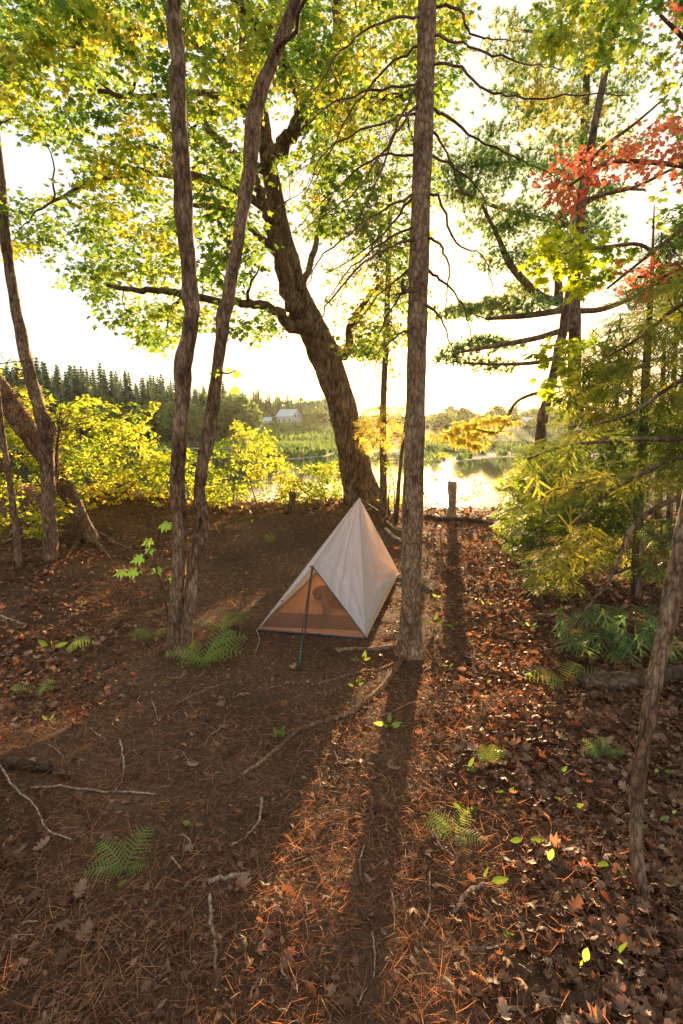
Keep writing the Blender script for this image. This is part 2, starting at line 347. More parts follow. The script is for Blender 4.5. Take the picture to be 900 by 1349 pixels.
def sample_region(poly, d0, d1, n, thr=-.05, sc=1.0, off=0.0, holes=(), clear=None):
    us = [p[0] for p in poly]; vs = [p[1] for p in poly]; out = []; k = 0
    while len(out) < n and k < n*60:
        k += 1; u = random.uniform(min(us), max(us)); v = random.uniform(min(vs), max(vs))
        if not inpoly(u, v, poly): continue
        if any(((u-h[0])/h[2])**2+((v-h[1])/h[3])**2 < 1 for h in holes): continue
        dd_ = random.uniform(d0, d1)
        if clear and any(inpoly(u, v, c_[0]) and dd_ < c_[1] and random.random() < .93 for c_ in clear): continue
        p = P(u, v, dd_)
        if p[2] < hz(p[0], p[1])+.05: continue
        if nz3(p, sc, off) < thr: continue
        out.append(p)
    return np.array(out)
def spray_leaves(q, n, spread, size, droop=.35):
    """leaves along the outer part of twig q"""
    pos = []; nr = []; dr = []; sz = []
    ax = q[-1]-q[0]; ax = ax/(np.linalg.norm(ax)+1e-9)
    for i in range(n):
        t = random.uniform(.25, 1.0)*(len(q)-1); k = int(min(t, len(q)-2)); b = q[k]+(q[k+1]-q[k])*(t-k)
        side = (RS.rand(3)-.5)*2; side[2] *= .5
        d_ = norm(ax*.5+side+np.array([0, 0, -droop]))
        pos.append(b+side*spread*random.random()); dr.append(d_)
        nr.append(norm(np.array([0, 0, 1.0])+(RS.rand(3)-.5)*1.5)); sz.append(size*random.uniform(.65, 1.2))
    return pos, nr, dr, sz
def crown(root, sk, targets1, r1, targets2, r2, nleaf, spread, size, tpl, lm, bm, name='crown', tw='twigs', sag=.1, droop=.35, center=None):
    mb = MB(); acc = [[], [], [], []]; var = []
    def srt(T): 
        d = [np.min(np.linalg.norm(sk.p-t, axis=1)) for t in T]; return [T[i] for i in np.argsort(d)]
    for t in srt(targets1): sk.grow(mb, t, r1, sag, .1, 9, 6)
    for t in srt(targets2):
        q, l = sk.grow(mb, t, r2, sag*.6, .1, 6, 4)
        if l > .5: q = q[2:]
        r = spray_leaves(q, nleaf, spread, size, droop) if len(q) > 1 else ([], [], [], [])
        g = .5+.9*nz3(t, 1.1, 5)
        for a, b in zip(acc, r): a.extend(b)
        var.extend([min(1, max(0, g+random.gauss(0, .2))) for _ in r[0]])
    if mb.v: mb.build(tw, bm, root)
    leaves(name, np.array(acc[0]), np.array(acc[1]), np.array(acc[2]), np.array(acc[3]), tpl, lm, root, var=np.array(var))
    return acc

# ================================================================== TREES
# --- slender straight spruce beside the tent
b0 = G(541, 861); D0 = b0[1]
sp = thing('spruce_tree', 'straight bare-trunked tree with drooping dead branches just right of the tent', 'tree', b0)
pts, rad = limb([(541,866,33),(541,820,28),(543,700,27),(547,560,26),(550,420,25),(555,260,23),(560,120,22),(563,0,21),(568,-250,16),(572,-500,8)], D0, D0, 8, True)
mb = MB(); rad = flare(pts, rad, .14, .55); trunk_mesh(mb, pts, rad, 18, .05, 3)
mb.build('trunk', M['bark_spruce'], sp)
def ground_path(uvs, r0, r1, lift=.0, n=5):
    A = [G(u, v) for u, v in uvs]; A = catmull(A, n)
    rr = np.linspace(r0, r1, len(A))
    for i in range(len(A)): A[i, 2] = hz(A[i, 0], A[i, 1])+rr[i]*.3+lift
    return A, rr
A, rr = ground_path([(538,850),(530,868),(505,905),(470,935),(430,950),(390,965),(350,1000),(318,1022)], .026, .008)
A[0][2] += .07; A[1][2] += .05; A[2][2] += .03; A[3][2] += .015
rb = MB(); rb.tube(A, rr, 8, True, .1, 2); rb.build('root', M['bark_twin'], sp)
A, rr = ground_path([(534,852),(520,853),(495,856),(460,856),(440,855)], .024, .012); A[0][2] += .05
rb = MB(); rb.tube(A, rr, 8, True, .1, 5); rb.build('root', M['bark_twin'], sp)
A, rr = ground_path([(528,872),(500,882),(470,886),(440,895),(405,905)], .012, .004)
rb = MB(); rb.tube(A, rr, 6, True, .1, 5); rb.build('root', M['bark_twin'], sp)
# dead branches: (start v on trunk, points)
dead = [
 [(553,150),(505,160),(430,200),(400,260)], [(553,112),(490,120),(430,140),(380,190)],
 [(551,205),(505,205),(470,225),(425,265),(380,310)], [(550,250),(520,290),(480,330),(430,360)],
 [(549,255),(515,270),(470,300),(420,345),(395,400)], [(548,295),(505,320),(455,360),(430,400)],
 [(548,316),(520,322),(480,345),(430,405),(415,440)], [(547,350),(525,365),(490,400),(455,450)],
 [(553,130),(520,180),(470,250),(420,290)], [(554,60),(510,90),(460,150),(415,240)],
 [(548,370),(520,400),(500,440),(480,480)], [(556,20),(500,30),(450,70),(400,140)],
 [(547,430),(520,445),(490,470)], [(553,100),(525,160),(500,230),(470,290)],
 [(566,45),(600,55),(650,72),(700,85),(745,92)], [(566,84),(600,86),(640,118),(690,130),(760,126),(830,125)],
 [(565,143),(590,155),(640,190),(700,215),(740,240)], [(560,255),(580,262),(600,320),(635,335),(650,385)],
 [(558,315),(575,318),(590,350),(588,420)], [(556,350),(580,370),(610,400),(622,450)],
 [(562,165),(580,185),(600,230),(615,290)], [(566,10),(600,10),(620,45),(650,52),(690,54)],
 [(560,205),(590,215),(630,250),(650,300)], [(558,400),(580,420),(600,470)],
]
def side_twigs(mb, q, r, n, ln, sag=-.35, depth=1, fine=None):
    for i in range(n):
        t = random.uniform(.15, .98)*(len(q)-1); k = int(min(t, len(q)-2)); b = q[k]+(q[k+1]-q[k])*(t-k)
        ax = norm(q[k+1]-q[k]); s_ = norm((RS.rand(3)-.5)*np.array([1.2, 1.2, .9]))
        d_ = norm(ax*.6+s_*.9+np.array([0, 0, sag])); l = ln*random.uniform(.4, 1.1)
        m = 6; tt = np.linspace(0, 1, m)[:, None]
        w = b+d_*l*tt+np.array([0, 0, sag*l*.5])*tt**2+(RS.rand(m, 3)-.5)*l*.05*tt
        mb.tube(w, r*.5*(1-.7*tt[:, 0]), 3, False)
        if depth > 0: side_twigs(mb, w, r*.5, max(2, int(n*.5)), ln*.5, sag, depth-1)
for j, br in enumerate(dead):
    m = len(br); left = br[-1][0] < br[0][0]
    dd = random.uniform(-.9, .9)
    A = [P(u, v, D0+dd*(i/(m-1))) for i, (u, v) in enumerate(br)]
    A = catmull(A, 5); A[1:-1] += (RS.rand(len(A)-2, 3)-.5)*.02
    rr = np.linspace(.0115 if not left else .010, .0025, len(A))
    mb = MB(); mb.tube(A, rr, 6, True, .1, j)
    side_twigs(mb, A, .005, 12 if left else 5, .34 if left else .22, -.45, 1)
    mb.build('dead_branch', M['twig'], sp)
# small rusty dead tuft hanging on left of the trunk
q = P(531, 378, D0-.1)
mb = MB(); mb.tube(catmull([q+[0,0,-.045], q+[.004,0,-.01], q+[-.004,0,.03], q+[0,0,.06]], 3), [.016,.018,.02,.019,.016,.013,.010,.008,.006,.003], 7, True, .35, 4)
mb.tube([q+[-.06,0,-.05], q+[0,0,-.04], q+[.10,0,-.02]], [.005,.009,.006], 5)
mb.build('bark_snag', M['bark'], sp)
# --- twin stemmed tree, left
b0 = G(236, 862); D1 = b0[1]
tw = thing('twin_stemmed_tree', 'slim rough-barked tree forking into two stems from a fern-ringed base left of the tent', 'tree', b0)
pts, rad = limb([(230,866,30),(233,800,24),(236,720,22),(235,640,22),(238,560,22),(240,500,25),(252,430,22),(252,390,24),(246,320,23),(240,250,25),(237,170,21),(234,80,20),(230,0,19),(225,-200,14),(220,-420,5)], D1, D1+.1, 7, True)
rad = rad*.86; mb = MB(); trunk_mesh(mb, pts, flare(pts, rad, .12, .3), 14, .13, 11, wob=.18); mb.build('trunk', M['bark_twin'], tw)
skt = Skel(); skt.add(pts[60:], rad[60:])
pts, rad = limb([(240,862,24),(250,800,21),(260,730,20),(266,690,22),(264,640,18),(275,570,20),(283,520,18),(290,460,18),(298,405,22),(305,360,17),(322,270,18),(332,190,22),(340,130,20),(362,70,17),(385,15,17),(410,-60,14),(470,-260,5)], D1-.02, D1+.55, 7, True)
rad = rad*.86; mb = MB(); trunk_mesh(mb, pts, rad, 14, .13, 17, wob=.18); mb.build('trunk', M['bark_twin'], tw)
skt.add(pts[85:], rad[85:])
T = sample_region([(60,-280),(480,-280),(470,-60),(60,-60)], D1-.8, D1+1.6, 120, -.1, .8)
crown(tw, skt, T[:14], .02, T[14:], .006, 9, .10, .085, MAPLE_S, M['maple'], M['twig'])
# --- big leaning maple
b0 = G(478, 664); D2 = b0[1]
mp_ = thing('leaning_maple_tree', 'large leaning maple with furrowed trunk and spreading sunlit green crown behind the tent', 'tree', b0)
sk = Skel(); mb = MB()
pts, rad = limb([(480,672,62),(474,640,52),(466,600,44),(455,550,42),(440,500,42),(424,460,44),(408,425,38),(392,385,31),(378,330,27),(366,280,25),(356,230,23),(350,190,20),(345,150,17)], D2, D2-.8, 6, True); rad = rad*.87
trunk_mesh(mb, pts, flare(pts, rad, .35, .25), 22, .10, 21); mb.build('trunk', M['bark_maple'], mp_); sk.add(pts[30:], rad[30:])
limbs = [
 ([(405,430,24),(384,430,16),(366,410,12),(340,402,11),(310,398,10),(255,392,9),(215,383,8),(180,382,7),(140,376,4)], D2-.6, D2-2.4),
 ([(410,430,26),(385,400,22),(370,350,20),(358,300,17),(345,260,14),(330,225,12)], D2-.7, D2-1.2),
 ([(354,212,22),(372,190,18),(392,168,17),(430,152,16),(470,138,13),(510,130,10),(550,122,7)], D2-.8, D2-1.6),
 ([(385,175,14),(396,140,14),(388,110,12),(370,80,11),(340,40,10),(315,10,9),(290,-30,6)], D2-.9, D2-2.6),
 ([(430,155,14),(438,110,12),(442,60,12),(446,0,10),(452,-90,6)], D2-1, D2-1.4),
 ([(352,200,20),(345,150,18),(330,100,14),(322,40,11),(310,-60,6)], D2-.8, D2-.2),
 ([(424,440,14),(455,470,12),(462,430,9),(480,400,7),(505,370,5)], D2-.4, D2-.2),
 ([(375,335,12),(340,310,9),(310,282,8),(280,272,6),(250,270,5)], D2-.8, D2-2.2),
 ([(395,385,10),(412,340,8),(420,300,6),(436,260,4)], D2-.6, D2+1.2),
 ([(350,225,12),(310,205,9),(275,170,8),(265,150,6)], D2-.8, D2+.6),
 ([(345,160,12),(300,130,9),(240,120,8),(190,130,7),(130,120,5)], D2-.9, D2-3.2),
 ([(368,290,12),(300,245,10),(220,230,8),(140,235,6),(70,265,4)], D2-.8, D2-3.6),
 ([(330,100,12),(260,60,9),(180,45,8),(90,60,6),(20,50,4)], D2-.6, D2-3.4)]
for l, a, b in limbs:
    mb = MB(); pts, rad = limb(l, a, b, 5); pts[2:] += (RS.rand(len(pts)-2, 3)-.5)*rad[2:, None]*.8
    mb.tube(pts, rad, 10, True, .12, 5); mb.build('limb', M['bark_maple'], mp_); sk.add(pts[3:], rad[3:])
poly = [(-40,-120),(620,-120),(612,60),(600,130),(580,210),(560,300),(545,380),(530,440),(500,470),(455,480),(430,455),(385,440),(340,462),(300,425),(262,440),(225,455),(190,462),(165,425),(130,425),(105,385),(70,375),(45,335),(10,345),(-40,300)]
holes = [(40,222,70,34),(75,115,40,26),(10,190,40,30)]
T1 = sample_region(poly, D2-4.2, D2+1.8, 110, -.05, .6, 3, holes)
T2 = sample_region(poly, D2-4.0, D2+2.0, 2700, -.09, .75, 3, holes, [([(322,140),(400,120),(420,300),(460,440),(440,470),(370,440),(330,300)], D2+.3), ([(150,370),(370,372),(390,420),(150,400)], D2-.8)])
crown(mp_, sk, list(T1), .028, list(T2), .008, 20, .22, .068, MAPLE_S, M['maple'], M['twig'])
# --- thin tree far left and its leaning neighbour
b0 = G(66, 738); D3 = b0[1]
t4 = thing('dark_slim_tree', 'dark slim knobbly tree standing upright at the far left edge', 'tree', b0)
mb = MB(); pts, rad = limb([(66,742,20),(66,690,17),(63,640,17),(61,590,19),(62,565,24),(52,540,17),(44,510,15),(34,470,15),(24,420,13),(14,360,12),(6,300,11),(0,225,10),(-10,100,8)], D3, D3+.2, 6, True)
trunk_mesh(mb, pts, rad, 12, .15, 31, wob=.15); mb.build('trunk', M['bark_twin'], t4)
s4 = Skel(); s4.add(pts[30:], rad[30:])
T = sample_region([(-60,-60),(120,-60),(130,110),(60,190),(-60,180)], D3-.5, D3+2, 130, -.2, .8)
crown(t4, s4, T[:12], .018, T[12:], .006, 22, .18, .075, MAPLE_S, M['maple'], M['twig'])
b0 = G(122, 712)
t5 = thing('leaning_tree', 'smooth orange-lit trunk leaning out at far left behind the dark slim tree', 'tree', b0)
mb = MB(); pts, rad = limb([(124,716,22),(112,695,20),(95,660,22),(75,625,24),(52,590,26),(28,555,27),(5,522,28),(-30,480,28),(-90,400,24)], b0[1], b0[1]-.7, 6, True)
trunk_mesh(mb, pts, rad, 12, .1, 37); mb.build('trunk', M['bark_twin'], t5)
mb = MB()
for uv in ([(118,700),(138,708),(160,720),(190,722)], [(112,705),(98,722),(85,740)], [(122,712),(135,725),(150,740)]):
    A, rr = ground_path(uv, .045, .008); A[0][2] += .1; mb.tube(A, rr, 7, True, .1, 3)
mb.build('root', M['bark_twin'], t5)
for (l, w_, lab) in [([(26,745,9),(20,690,8),(14,640,8),(6,590,7),(0,540,6),(-6,470,4)], .0, 'thin dark sapling stem at the far left edge beside the slim tree'),
                     ([(76,735,6),(72,700,6),(70,660,5),(74,610,5),(78,560,3)], .5, 'pencil-thin stem close against the right of the dark slim tree'),
                     ([(505,676,10),(505,620,9),(505,540,8),(508,460,8),(511,380,7),(513,300,6),(515,236,4)], .0, 'thin straight dead-branched young tree between the leaning maple and the bare trunk')]:
    b0 = G(l[0][0], l[0][1]); r_ = thing('slender_tree', lab, 'tree', b0)
    mb = MB(); pts, rad = limb(l, b0[1]+.0, b0[1]+.1, 6, True); trunk_mesh(mb, pts, rad, 8, .1, 41); mb.build('trunk', M['bark_twin'], r_)
    mb = MB(); side_twigs(mb, pts[8:], .012, 26, .5, .05, 1); mb.build('twigs', M['twig'], r_)
    if l[0][0] > 400:
        s_ = Skel(); s_.add(pts[10:], rad[10:])
        T = sample_region([(460,300),(570,300),(575,500),(460,480)], b0[1]-.8, b0[1]+.8, 90, -.2, .8)
        crown(r_, s_, T[:8], .01, T[8:], .005, 8, .1, .07, OVATE, M['bush'], M['twig'], tw='side_twigs')
# --- foreground sapling, right
b0 = G(848, 1178)
t8 = thing('sapling', 'bare leaning sapling trunk in the right foreground among brown leaves', 'sapling', b0)
mb = MB(); pts, rad = limb([(850,1184,26),(842,1150,19),(838,1100,18),(840,1040,19),(850,970,19),(862,900,20),(875,840,22),(888,770,23),(902,700,24),(925,600,24),(960,450,22)], b0[1], b0[1]+.35, 7, True)
trunk_mesh(mb, pts, rad, 14, .08, 51); mb.build('trunk', M['bark_twin'], t8)
sx = Skel(); sx.add(pts[-8:], rad[-8:])

# ------------------------------------------------------------------ white pine, right
def tuft_tpl(n=18, seed=1):
    r = random.Random(seed); V = []; Fc = []
    for i in range(n):
        a = r.uniform(0, 2*math.pi); th = r.uniform(.25, 1.25); d = np.array([math.sin(th)*math.cos(a), math.cos(th), math.sin(th)*math.sin(a)])
        s_ = norm(np.cross(d, np.array([r.random(), r.random(), r.random()])))*.06
        l = r.uniform(.7, 1); b = d*.04; k = len(V)
        V += [b-s_, b+s_, d*l+np.array([0, 0, -.08])]; Fc.append((k, k+1, k+2))
    return np.array(V), np.array(Fc)
TUFT = tuft_tpl()
def pine(name, label, base, trunks, limbs_, clumps, dr, ntuft, size, lm=None, seed=1):
    r_ = thing(name, label, 'tree', base); sk = Skel()
    for l, a, b in trunks:
        mb = MB(); pts, rad = limb(l, a, b, 6, True); trunk_mesh(mb, pts, rad, 12, .1, seed); mb.build('trunk', M['bark'], r_); sk.add(pts[4:], rad[4:])
    for l, a, b in limbs_:
        mb = MB(); pts, rad = limb(l, a, b, 5); mb.tube(pts, rad, 7, True, .1, seed); mb.build('limb', M['bark'], r_); sk.add(pts[2:], rad[2:])
    mb = MB(); T = []
    for (u, v, ru, rv, n) in clumps:
        cd = random.uniform(*dr); c = P(u, v, cd)
        sub = []
        for _ in range(n):
            while True:
                a = (RS.rand(3)-.5)*2
                if np.dot(a, a) < 1: break
            sub.append(c+a*np.array([ru*cd/F, ru*cd/F*.8, rv*cd/F]))
        T += sub
    T = np.array(T); d = [np.min(np.linalg.norm(sk.p-t, axis=1)) for t in T]
    pos = []; dd = []; var = []
    for i in np.argsort(d):
        q, l = sk.grow(mb, T[i], .016, .05, .08, 6, 4)
        g = .5+.9*nz3(T[i], .9, 2)
        for k in range(ntuft):
            t = random.uniform(.3, 1)*(len(q)-1); kk = int(min(t, len(q)-2)) if len(q) > 1 else 0
            b = q[kk] if len(q) < 2 else q[kk]+(q[kk+1]-q[kk])*(t-kk)
            off = (RS.rand(3)-.5)*np.array([.5, .5, .16]); pos.append(b+off); dd.append(norm(off+np.array([0, 0, .12])+(q[-1]-q[0])*.3)); var.append(min(1, max(0, g+random.gauss(0, .18))))
    mb.build('twigs', M['bark'], r_)
    pos = np.array(pos); nr = RS.rand(len(pos), 3)-.5
    leaves('crown', pos, nr, np.array(dd), size*(.7+.5*RS.rand(len(pos))), TUFT, lm or M['pine'], r_, var=np.array(var))
    return r_
base = P(757, 640, 13); base[2] = hz(base[0], base[1])
pine('pine_tree', 'tall blue-green pine with layered needle boughs right of the low sun', base,
  [([(757,650,20),(757,560,17),(757,480,16),(757,400,14),(761,320,12),(766,230,10),(772,120,8),(776,0,7),(778,-140,4)], 13, 13)],
  [([(750,400,12),(715,392,11),(690,370,10),(670,345,9),(655,310,6),(635,270,4)], 13, 12.4), ([(757,405,10),(720,412,8),(680,417,7),(640,420,4)], 13, 12.2),
   ([(755,430,10),(735,437,8),(700,447,7),(650,456,6),(600,465,3)], 13, 12), ([(757,410,8),(790,408,7),(820,398,6),(838,392,3)], 13, 13),
   ([(735,400,12),(736,380,11),(734,340,9),(736,280,6)], 13, 13.2), ([(765,240,7),(720,220,6),(670,215,5),(620,220,3)], 13, 12.4),
   ([(770,150,6),(720,130,5),(660,120,3)], 13, 13), ([(762,300,8),(720,290,6),(660,275,5),(600,250,3)], 13, 12.6), ([(764,270,7),(810,250,5),(850,250,3)], 13, 13.4),
   ([(775,70,5),(740,50,4),(690,40,3)], 13, 13), ([(755,455,8),(720,475,6),(660,480,4),(610,478,3)], 13, 11.8)],
  [(620,235,48,26,60),(590,215,26,22,24),(650,290,40,22,44),(660,215,40,22,44),(680,60,34,34,40),(720,100,60,40,90),(690,140,45,26,50),(745,170,60,36,80),(730,235,50,30,60),(700,300,50,26,54),(740,310,44,36,66),
   (660,340,36,16,26),(690,385,30,14,20),(640,408,52,9,60),(600,415,24,8,18),(690,402,40,9,36),(640,455,44,9,44),(600,472,34,9,30),(655,482,30,8,20),(800,110,40,40,50),(810,200,34,30,40),(790,260,26,26,30),(770,20,60,40,70),(610,260,30,22,30),(800,40,40,40,40),(790,300,24,20,24),(640,190,28,18,24),(715,350,34,16,26)],
  (12.2, 13.6), 6, .14)
# near golden lit bough with hanging twig right of the bare trunk
b0 = G(716, 640); D6 = 9.0; b0 = P(706, 640, D6); b0[2] = hz(b0[0], b0[1])
r6 = thing('crooked_tree', 'thin crooked dark trunk curving up through the pine boughs right of the sun', 'tree', b0)
mb = MB(); pts, rad = limb([(700,690,16),(704,640,14),(709,600,13),(714,560,13),(724,515,12),(735,470,12),(744,425,12),(752,380,12),(760,320,11),(766,270,11),(772,230,10),(784,160,9),(800,85,8),(818,0,6),(840,-120,4)], D6, D6-.4, 6, True)
trunk_mesh(mb, pts, rad, 10, .14, 61, wob=.2); mb.build('trunk', M['bark'], r6)
s6 = Skel(); s6.add(pts[20:], rad[20:])
for l in ([(724,515,6),(700,520,5),(680,530,4),(668,550,4),(655,570,3),(625,565,2)], [(768,265,6),(800,255,5),(840,245,4),(890,220,3)], [(775,215,5),(800,190,5),(840,160,3),(880,125,2)]):
    mb = MB(); pts, rad = limb(l, D6, D6-.5, 5); mb.tube(pts, rad, 6, True, .1, 1); mb.build('limb', M['bark'], r6); s6.add(pts, rad)
c = P(632, 566, D6-.4); sub = []
for k, (ox, oz) in enumerate([(-.48,-.10),(-.30,.02),(-.26,-.17),(-.08,.10),(.0,-.08),(.14,.15),(.2,-.02),(.38,.13),(-.1,-.22)]):   # flat tiers of a hanging bough
    c2 = c+np.array([ox, .12*math.sin(k*2.3), oz])
    for _ in range(13): a = RS.randn(3)*np.array([.12, .14, .025]); sub.append(c2+a)
pos = np.array(sub); mb = MB()
for t in pos[::3]: s6.grow(mb, t, .007, .05, .05, 5, 3)
mb.build('twigs', M['bark'], r6)
pos = np.repeat(pos, 2, 0)+(RS.rand(len(pos)*2, 3)-.5)*[.1, .1, .05]
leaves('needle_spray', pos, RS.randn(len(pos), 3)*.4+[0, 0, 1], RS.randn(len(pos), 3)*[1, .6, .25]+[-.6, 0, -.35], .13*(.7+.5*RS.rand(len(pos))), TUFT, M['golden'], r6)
T = sample_region([(690,325),(730,300),(820,300),(850,312),(830,345),(790,375),(765,395),(740,372),(700,375)], 5.0, 6.0, 80, -.5)
yg = thing('young_maple', 'yellow-green maple boughs lit from behind in front of the pine trunks', 'tree', P(905, 760, 5.5)*[1,1,0]+[0,0,hz(*P(905,760,5.5)[:2])])
mb = MB(); pts, rad = limb([(925,790,12),(925,560,10),(905,440,8),(880,370,7),(850,325,5),(800,325,4),(740,335,3)], 5.5, 5.5, 6, True); trunk_mesh(mb, pts, rad, 8, .1, 71); mb.build('trunk', M['bark'], yg)
sy = Skel(); sy.add(pts[14:], rad[14:])
T2 = sample_region([(690,465),(740,440),(800,445),(830,480),(790,540),(740,545),(700,500)], 5.0, 6.0, 60, -.5)
crown(yg, sy, [], .006, list(T)+list(T2), .005, 7, .08, .085, MAPLE, M['yellowgreen'], M['twig'])
# red maple
rm = thing('red_maple', 'maple with drifts of scarlet autumn leaves reaching in from the upper right', 'tree', P(985, 760, 5.0)*[1,1,0]+[0,0,hz(*P(985,760,5.0)[:2])])
mb = MB(); pts, rad = limb([(985,800,26),(985,560,24),(975,350,20),(965,180,17),(955,0,12),(940,-200,6)], 5, 5, 6, True); trunk_mesh(mb, pts, rad, 10, .1, 73); mb.build('trunk', M['bark'], rm)
sr = Skel(); sr.add(pts[8:], rad[8:])
for l in ([(970,260,9),(920,225,7),(870,215,6),(800,215,5),(750,245,3)], [(972,400,8),(930,375,6),(880,365,5),(840,365,3)], [(962,120,8),(910,60,6),(870,20,4)], [(968,240,7),(900,300,6),(850,340,4),(800,380,3)]):
    mb = MB(); pts, rad = limb(l, 5, 4.7, 5); mb.tube(pts, rad, 6, True, .1, 1); mb.build('limb', M['twig'], rm); sr.add(pts, rad)
T = list(sample_region([(722,215),(770,190),(800,215),(790,255),(755,290),(722,275)], 4.5, 5.2, 50, -.6))+list(sample_region([(810,190),(900,150),(930,160),(930,240),(880,250),(830,225)], 4.4, 5.4, 75, -.4))
T += list(sample_region([(820,345),(900,335),(930,370),(900,395),(850,395),(820,375)], 4.4, 5.2, 45, -.5))+list(sample_region([(880,0),(930,0),(930,80),(890,50)], 4.4, 5.2, 16, -.5))+list(sample_region([(770,210),(830,190),(840,225),(790,250)], 4.6, 5.2, 14, -.5))
crown(rm, sr, [], .006, T, .0045, 8, .20, .046, MAPLE, M['red'], M['twig'])
gm = thing('green_maple', 'dark green maple boughs hanging into the top right corner', 'tree', P(1000, 760, 7)*[1,1,0]+[0,0,hz(*P(1000,760,7)[:2])])
mb = MB(); pts, rad = limb([(1000,760,26),(1000,500,24),(990,200,18),(960,0,12),(940,-150,6)], 7, 7, 6, True); trunk_mesh(mb, pts, rad, 10, .1, 79); mb.build('trunk', M['bark'], gm)
sg = Skel(); sg.add(pts[10:], rad[10:])
T = sample_region([(690,20),(760,-40),(950,-40),(950,330),(890,330),(860,290),(870,130),(800,90),(760,100),(715,70)], 6, 7.5, 230, -.1, .7)
crown(gm, sg, T[:14], .02, T[14:], .006, 15, .16, .075, MAPLE_S, M['maple'], M['twig'])

# ------------------------------------------------------------------ hemlocks
def spray_tpl(seed, L_=1.0):
    r = random.Random(seed); V = []; Fc = []
    def ndl(b, d, l, w):
        s_ = np.array([-d[1], d[0], 0])*w; k = len(V); V.extend([b-s_, b+s_, b+d*l*.95+s_*.5, b+d*l*.95-s_*.5]); Fc.append((k, k+1, k+2, k+3))
    def twig(b, a, l, lv):
        d = np.array([math.cos(a), math.sin(a), 0]); n = int(l/.03)
        ndl(b, d, l, .006)
        for i in range(n):
            p = b+d*l*(i+.5)/n+np.array([0, 0, -.12*((i/n)**2)*l])
            for s in (-1, 1):
                aa = a+s*r.uniform(.9, 1.3); nd = np.array([math.cos(aa), math.sin(aa), r.uniform(-.3, .3)]); ndl(p, nd, .058*(1-.4*i/n), .016)
        if lv:
            m = 5
            for i in range(m):
                t = (i+.6)/m; s = 1 if i % 2 else -1
                twig(b+d*l*t, a+s*r.uniform(.55, .85), l*(1-t)*.75+.07, lv-1)
    twig(np.zeros(3), math.pi/2, L_, 1)
    return np.array(V), np.array(Fc)
SPR = spray_tpl(3)
HB=1
def hemlock(name, label, cat, base, trunk, boughs, regions, size, lm=None, nper=2, td=None, bw=.012, tm='bark'):
    r_ = thing(name, label, cat, base); sk = Skel(); d = base[1]
    mb = MB(); pts, rad = limb(trunk, d, d, 6, True); trunk_mesh(mb, pts, rad, 9, .12, 83); mb.build('trunk', M[tm], r_); sk.add(pts[4:], rad[4:])
    for l, a, b in boughs:
        mb = MB(); p_, q_ = limb(l, a, b, 5); mb.tube(p_, q_, 6, True, .1, 1); mb.build('bough', M['bark'], r_); sk.add(p_, q_)
    T = []
    for poly, a, b, n, thr in regions: T += list(sample_region(poly, a, b, n, thr, 1.3, base[0]))
    dd = [np.min(np.linalg.norm(sk.p-t, axis=1)) for t in T]; mb = MB(); pos = []; dr = []; nr = []; var = []
    for i in np.argsort(dd):
        q, l = sk.grow(mb, T[i], bw*.5, .08, .06, 6, 4)
        ax = norm(q[-1]-q[0]) if len(q) > 1 else np.array([-1., 0, 0]); g = .5+.9*nz3(T[i], 1.6, 8)
        for k in range(nper):
            b = q[-1] if k == 0 or len(q) < 4 else q[random.randint(1, len(q)-2)]
            v = ax*.6+np.array([random.uniform(-.9, .6), random.uniform(-.7, .7), -.45]); pos.append(b); dr.append(norm(v)); nr.append(norm(np.array([0, 0, 1.])+(RS.rand(3)-.5)*.8)); var.append(min(1, max(0, g+random.gauss(0, .18))))
    mb.build('twigs', M['twig'], r_)
    leaves('crown', np.array(pos), np.array(nr), np.array(dr), size*(.4+.7*RS.rand(len(pos))), SPR, lm or M['hemlock'], r_, var=np.array(var))
    return r_
def gb(u, v, d): 
    p = P(u, v, d); p[2] = hz(p[0], p[1]); return p
hemlock('hemlock_tree', 'dense olive hemlock with thin dark trunk filling the right side', 'tree', gb(838,800,5.2),
  [(836,800,13),(840,720,13),(842,640,12),(848,560,11),(852,470,9),(858,380,6),(862,270,1.2)],
  [([(850,560,6),(790,580,4),(740,600,3),(700,650,2)], 5.2, 5.0), ([(852,480,6),(800,500,4),(760,520,2)], 5.2, 5), ([(842,650,6),(780,660,4),(700,700,2)], 5.2, 4.8)],
  [([(745,450),(800,405),(840,350),(880,290),(930,270),(930,700),(850,760),(760,740),(680,700),(655,655),(690,610),(735,560)], 4.4, 6.8, 1900, -.06)], .19)
hemlock('hemlock_tree', 'nearer hemlock boughs sweeping in from beyond the right edge over the forest floor', 'tree', gb(985,900,3.4),
  [(985,960,20),(985,700,18),(990,500,15),(995,300,10)],
  [([(985,560,9),(900,578,8),(850,578,7),(790,582,5),(740,588,4),(695,605,3)], 3.4, 3.2), ([(985,600,9),(905,600,8),(850,622,6),(800,650,5),(760,690,3),(745,715,2)], 3.4, 3.1),
   ([(985,640,9),(905,652,8),(860,672,7),(830,700,6),(812,745,5),(775,798,3),(770,802,2)], 3.4, 3.0), ([(985,470,8),(900,500,6),(830,545,4),(780,560,3)], 3.4, 3.3),
   ([(815,738,4),(800,770,3),(770,805,2),(740,845,1.6)], 3.05, 2.9), ([(985,380,8),(900,400,6),(850,440,4),(800,470,3)], 3.4, 3.6)],
  [([(690,590),(760,560),(930,540),(930,640),(850,640),(790,650),(730,640),(700,620)], 3.0, 3.9, 260, -.2), ([(690,740),(740,700),(790,680),(800,720),(760,770),(700,770)], 2.9, 3.4, 80, -.3),
   ([(790,450),(850,380),(930,330),(930,530),(850,540),(800,520)], 3.2, 4.6, 300, -.1), ([(840,690),(930,660),(930,760),(860,760)], 3.2, 3.9, 60, -.1)], .16)
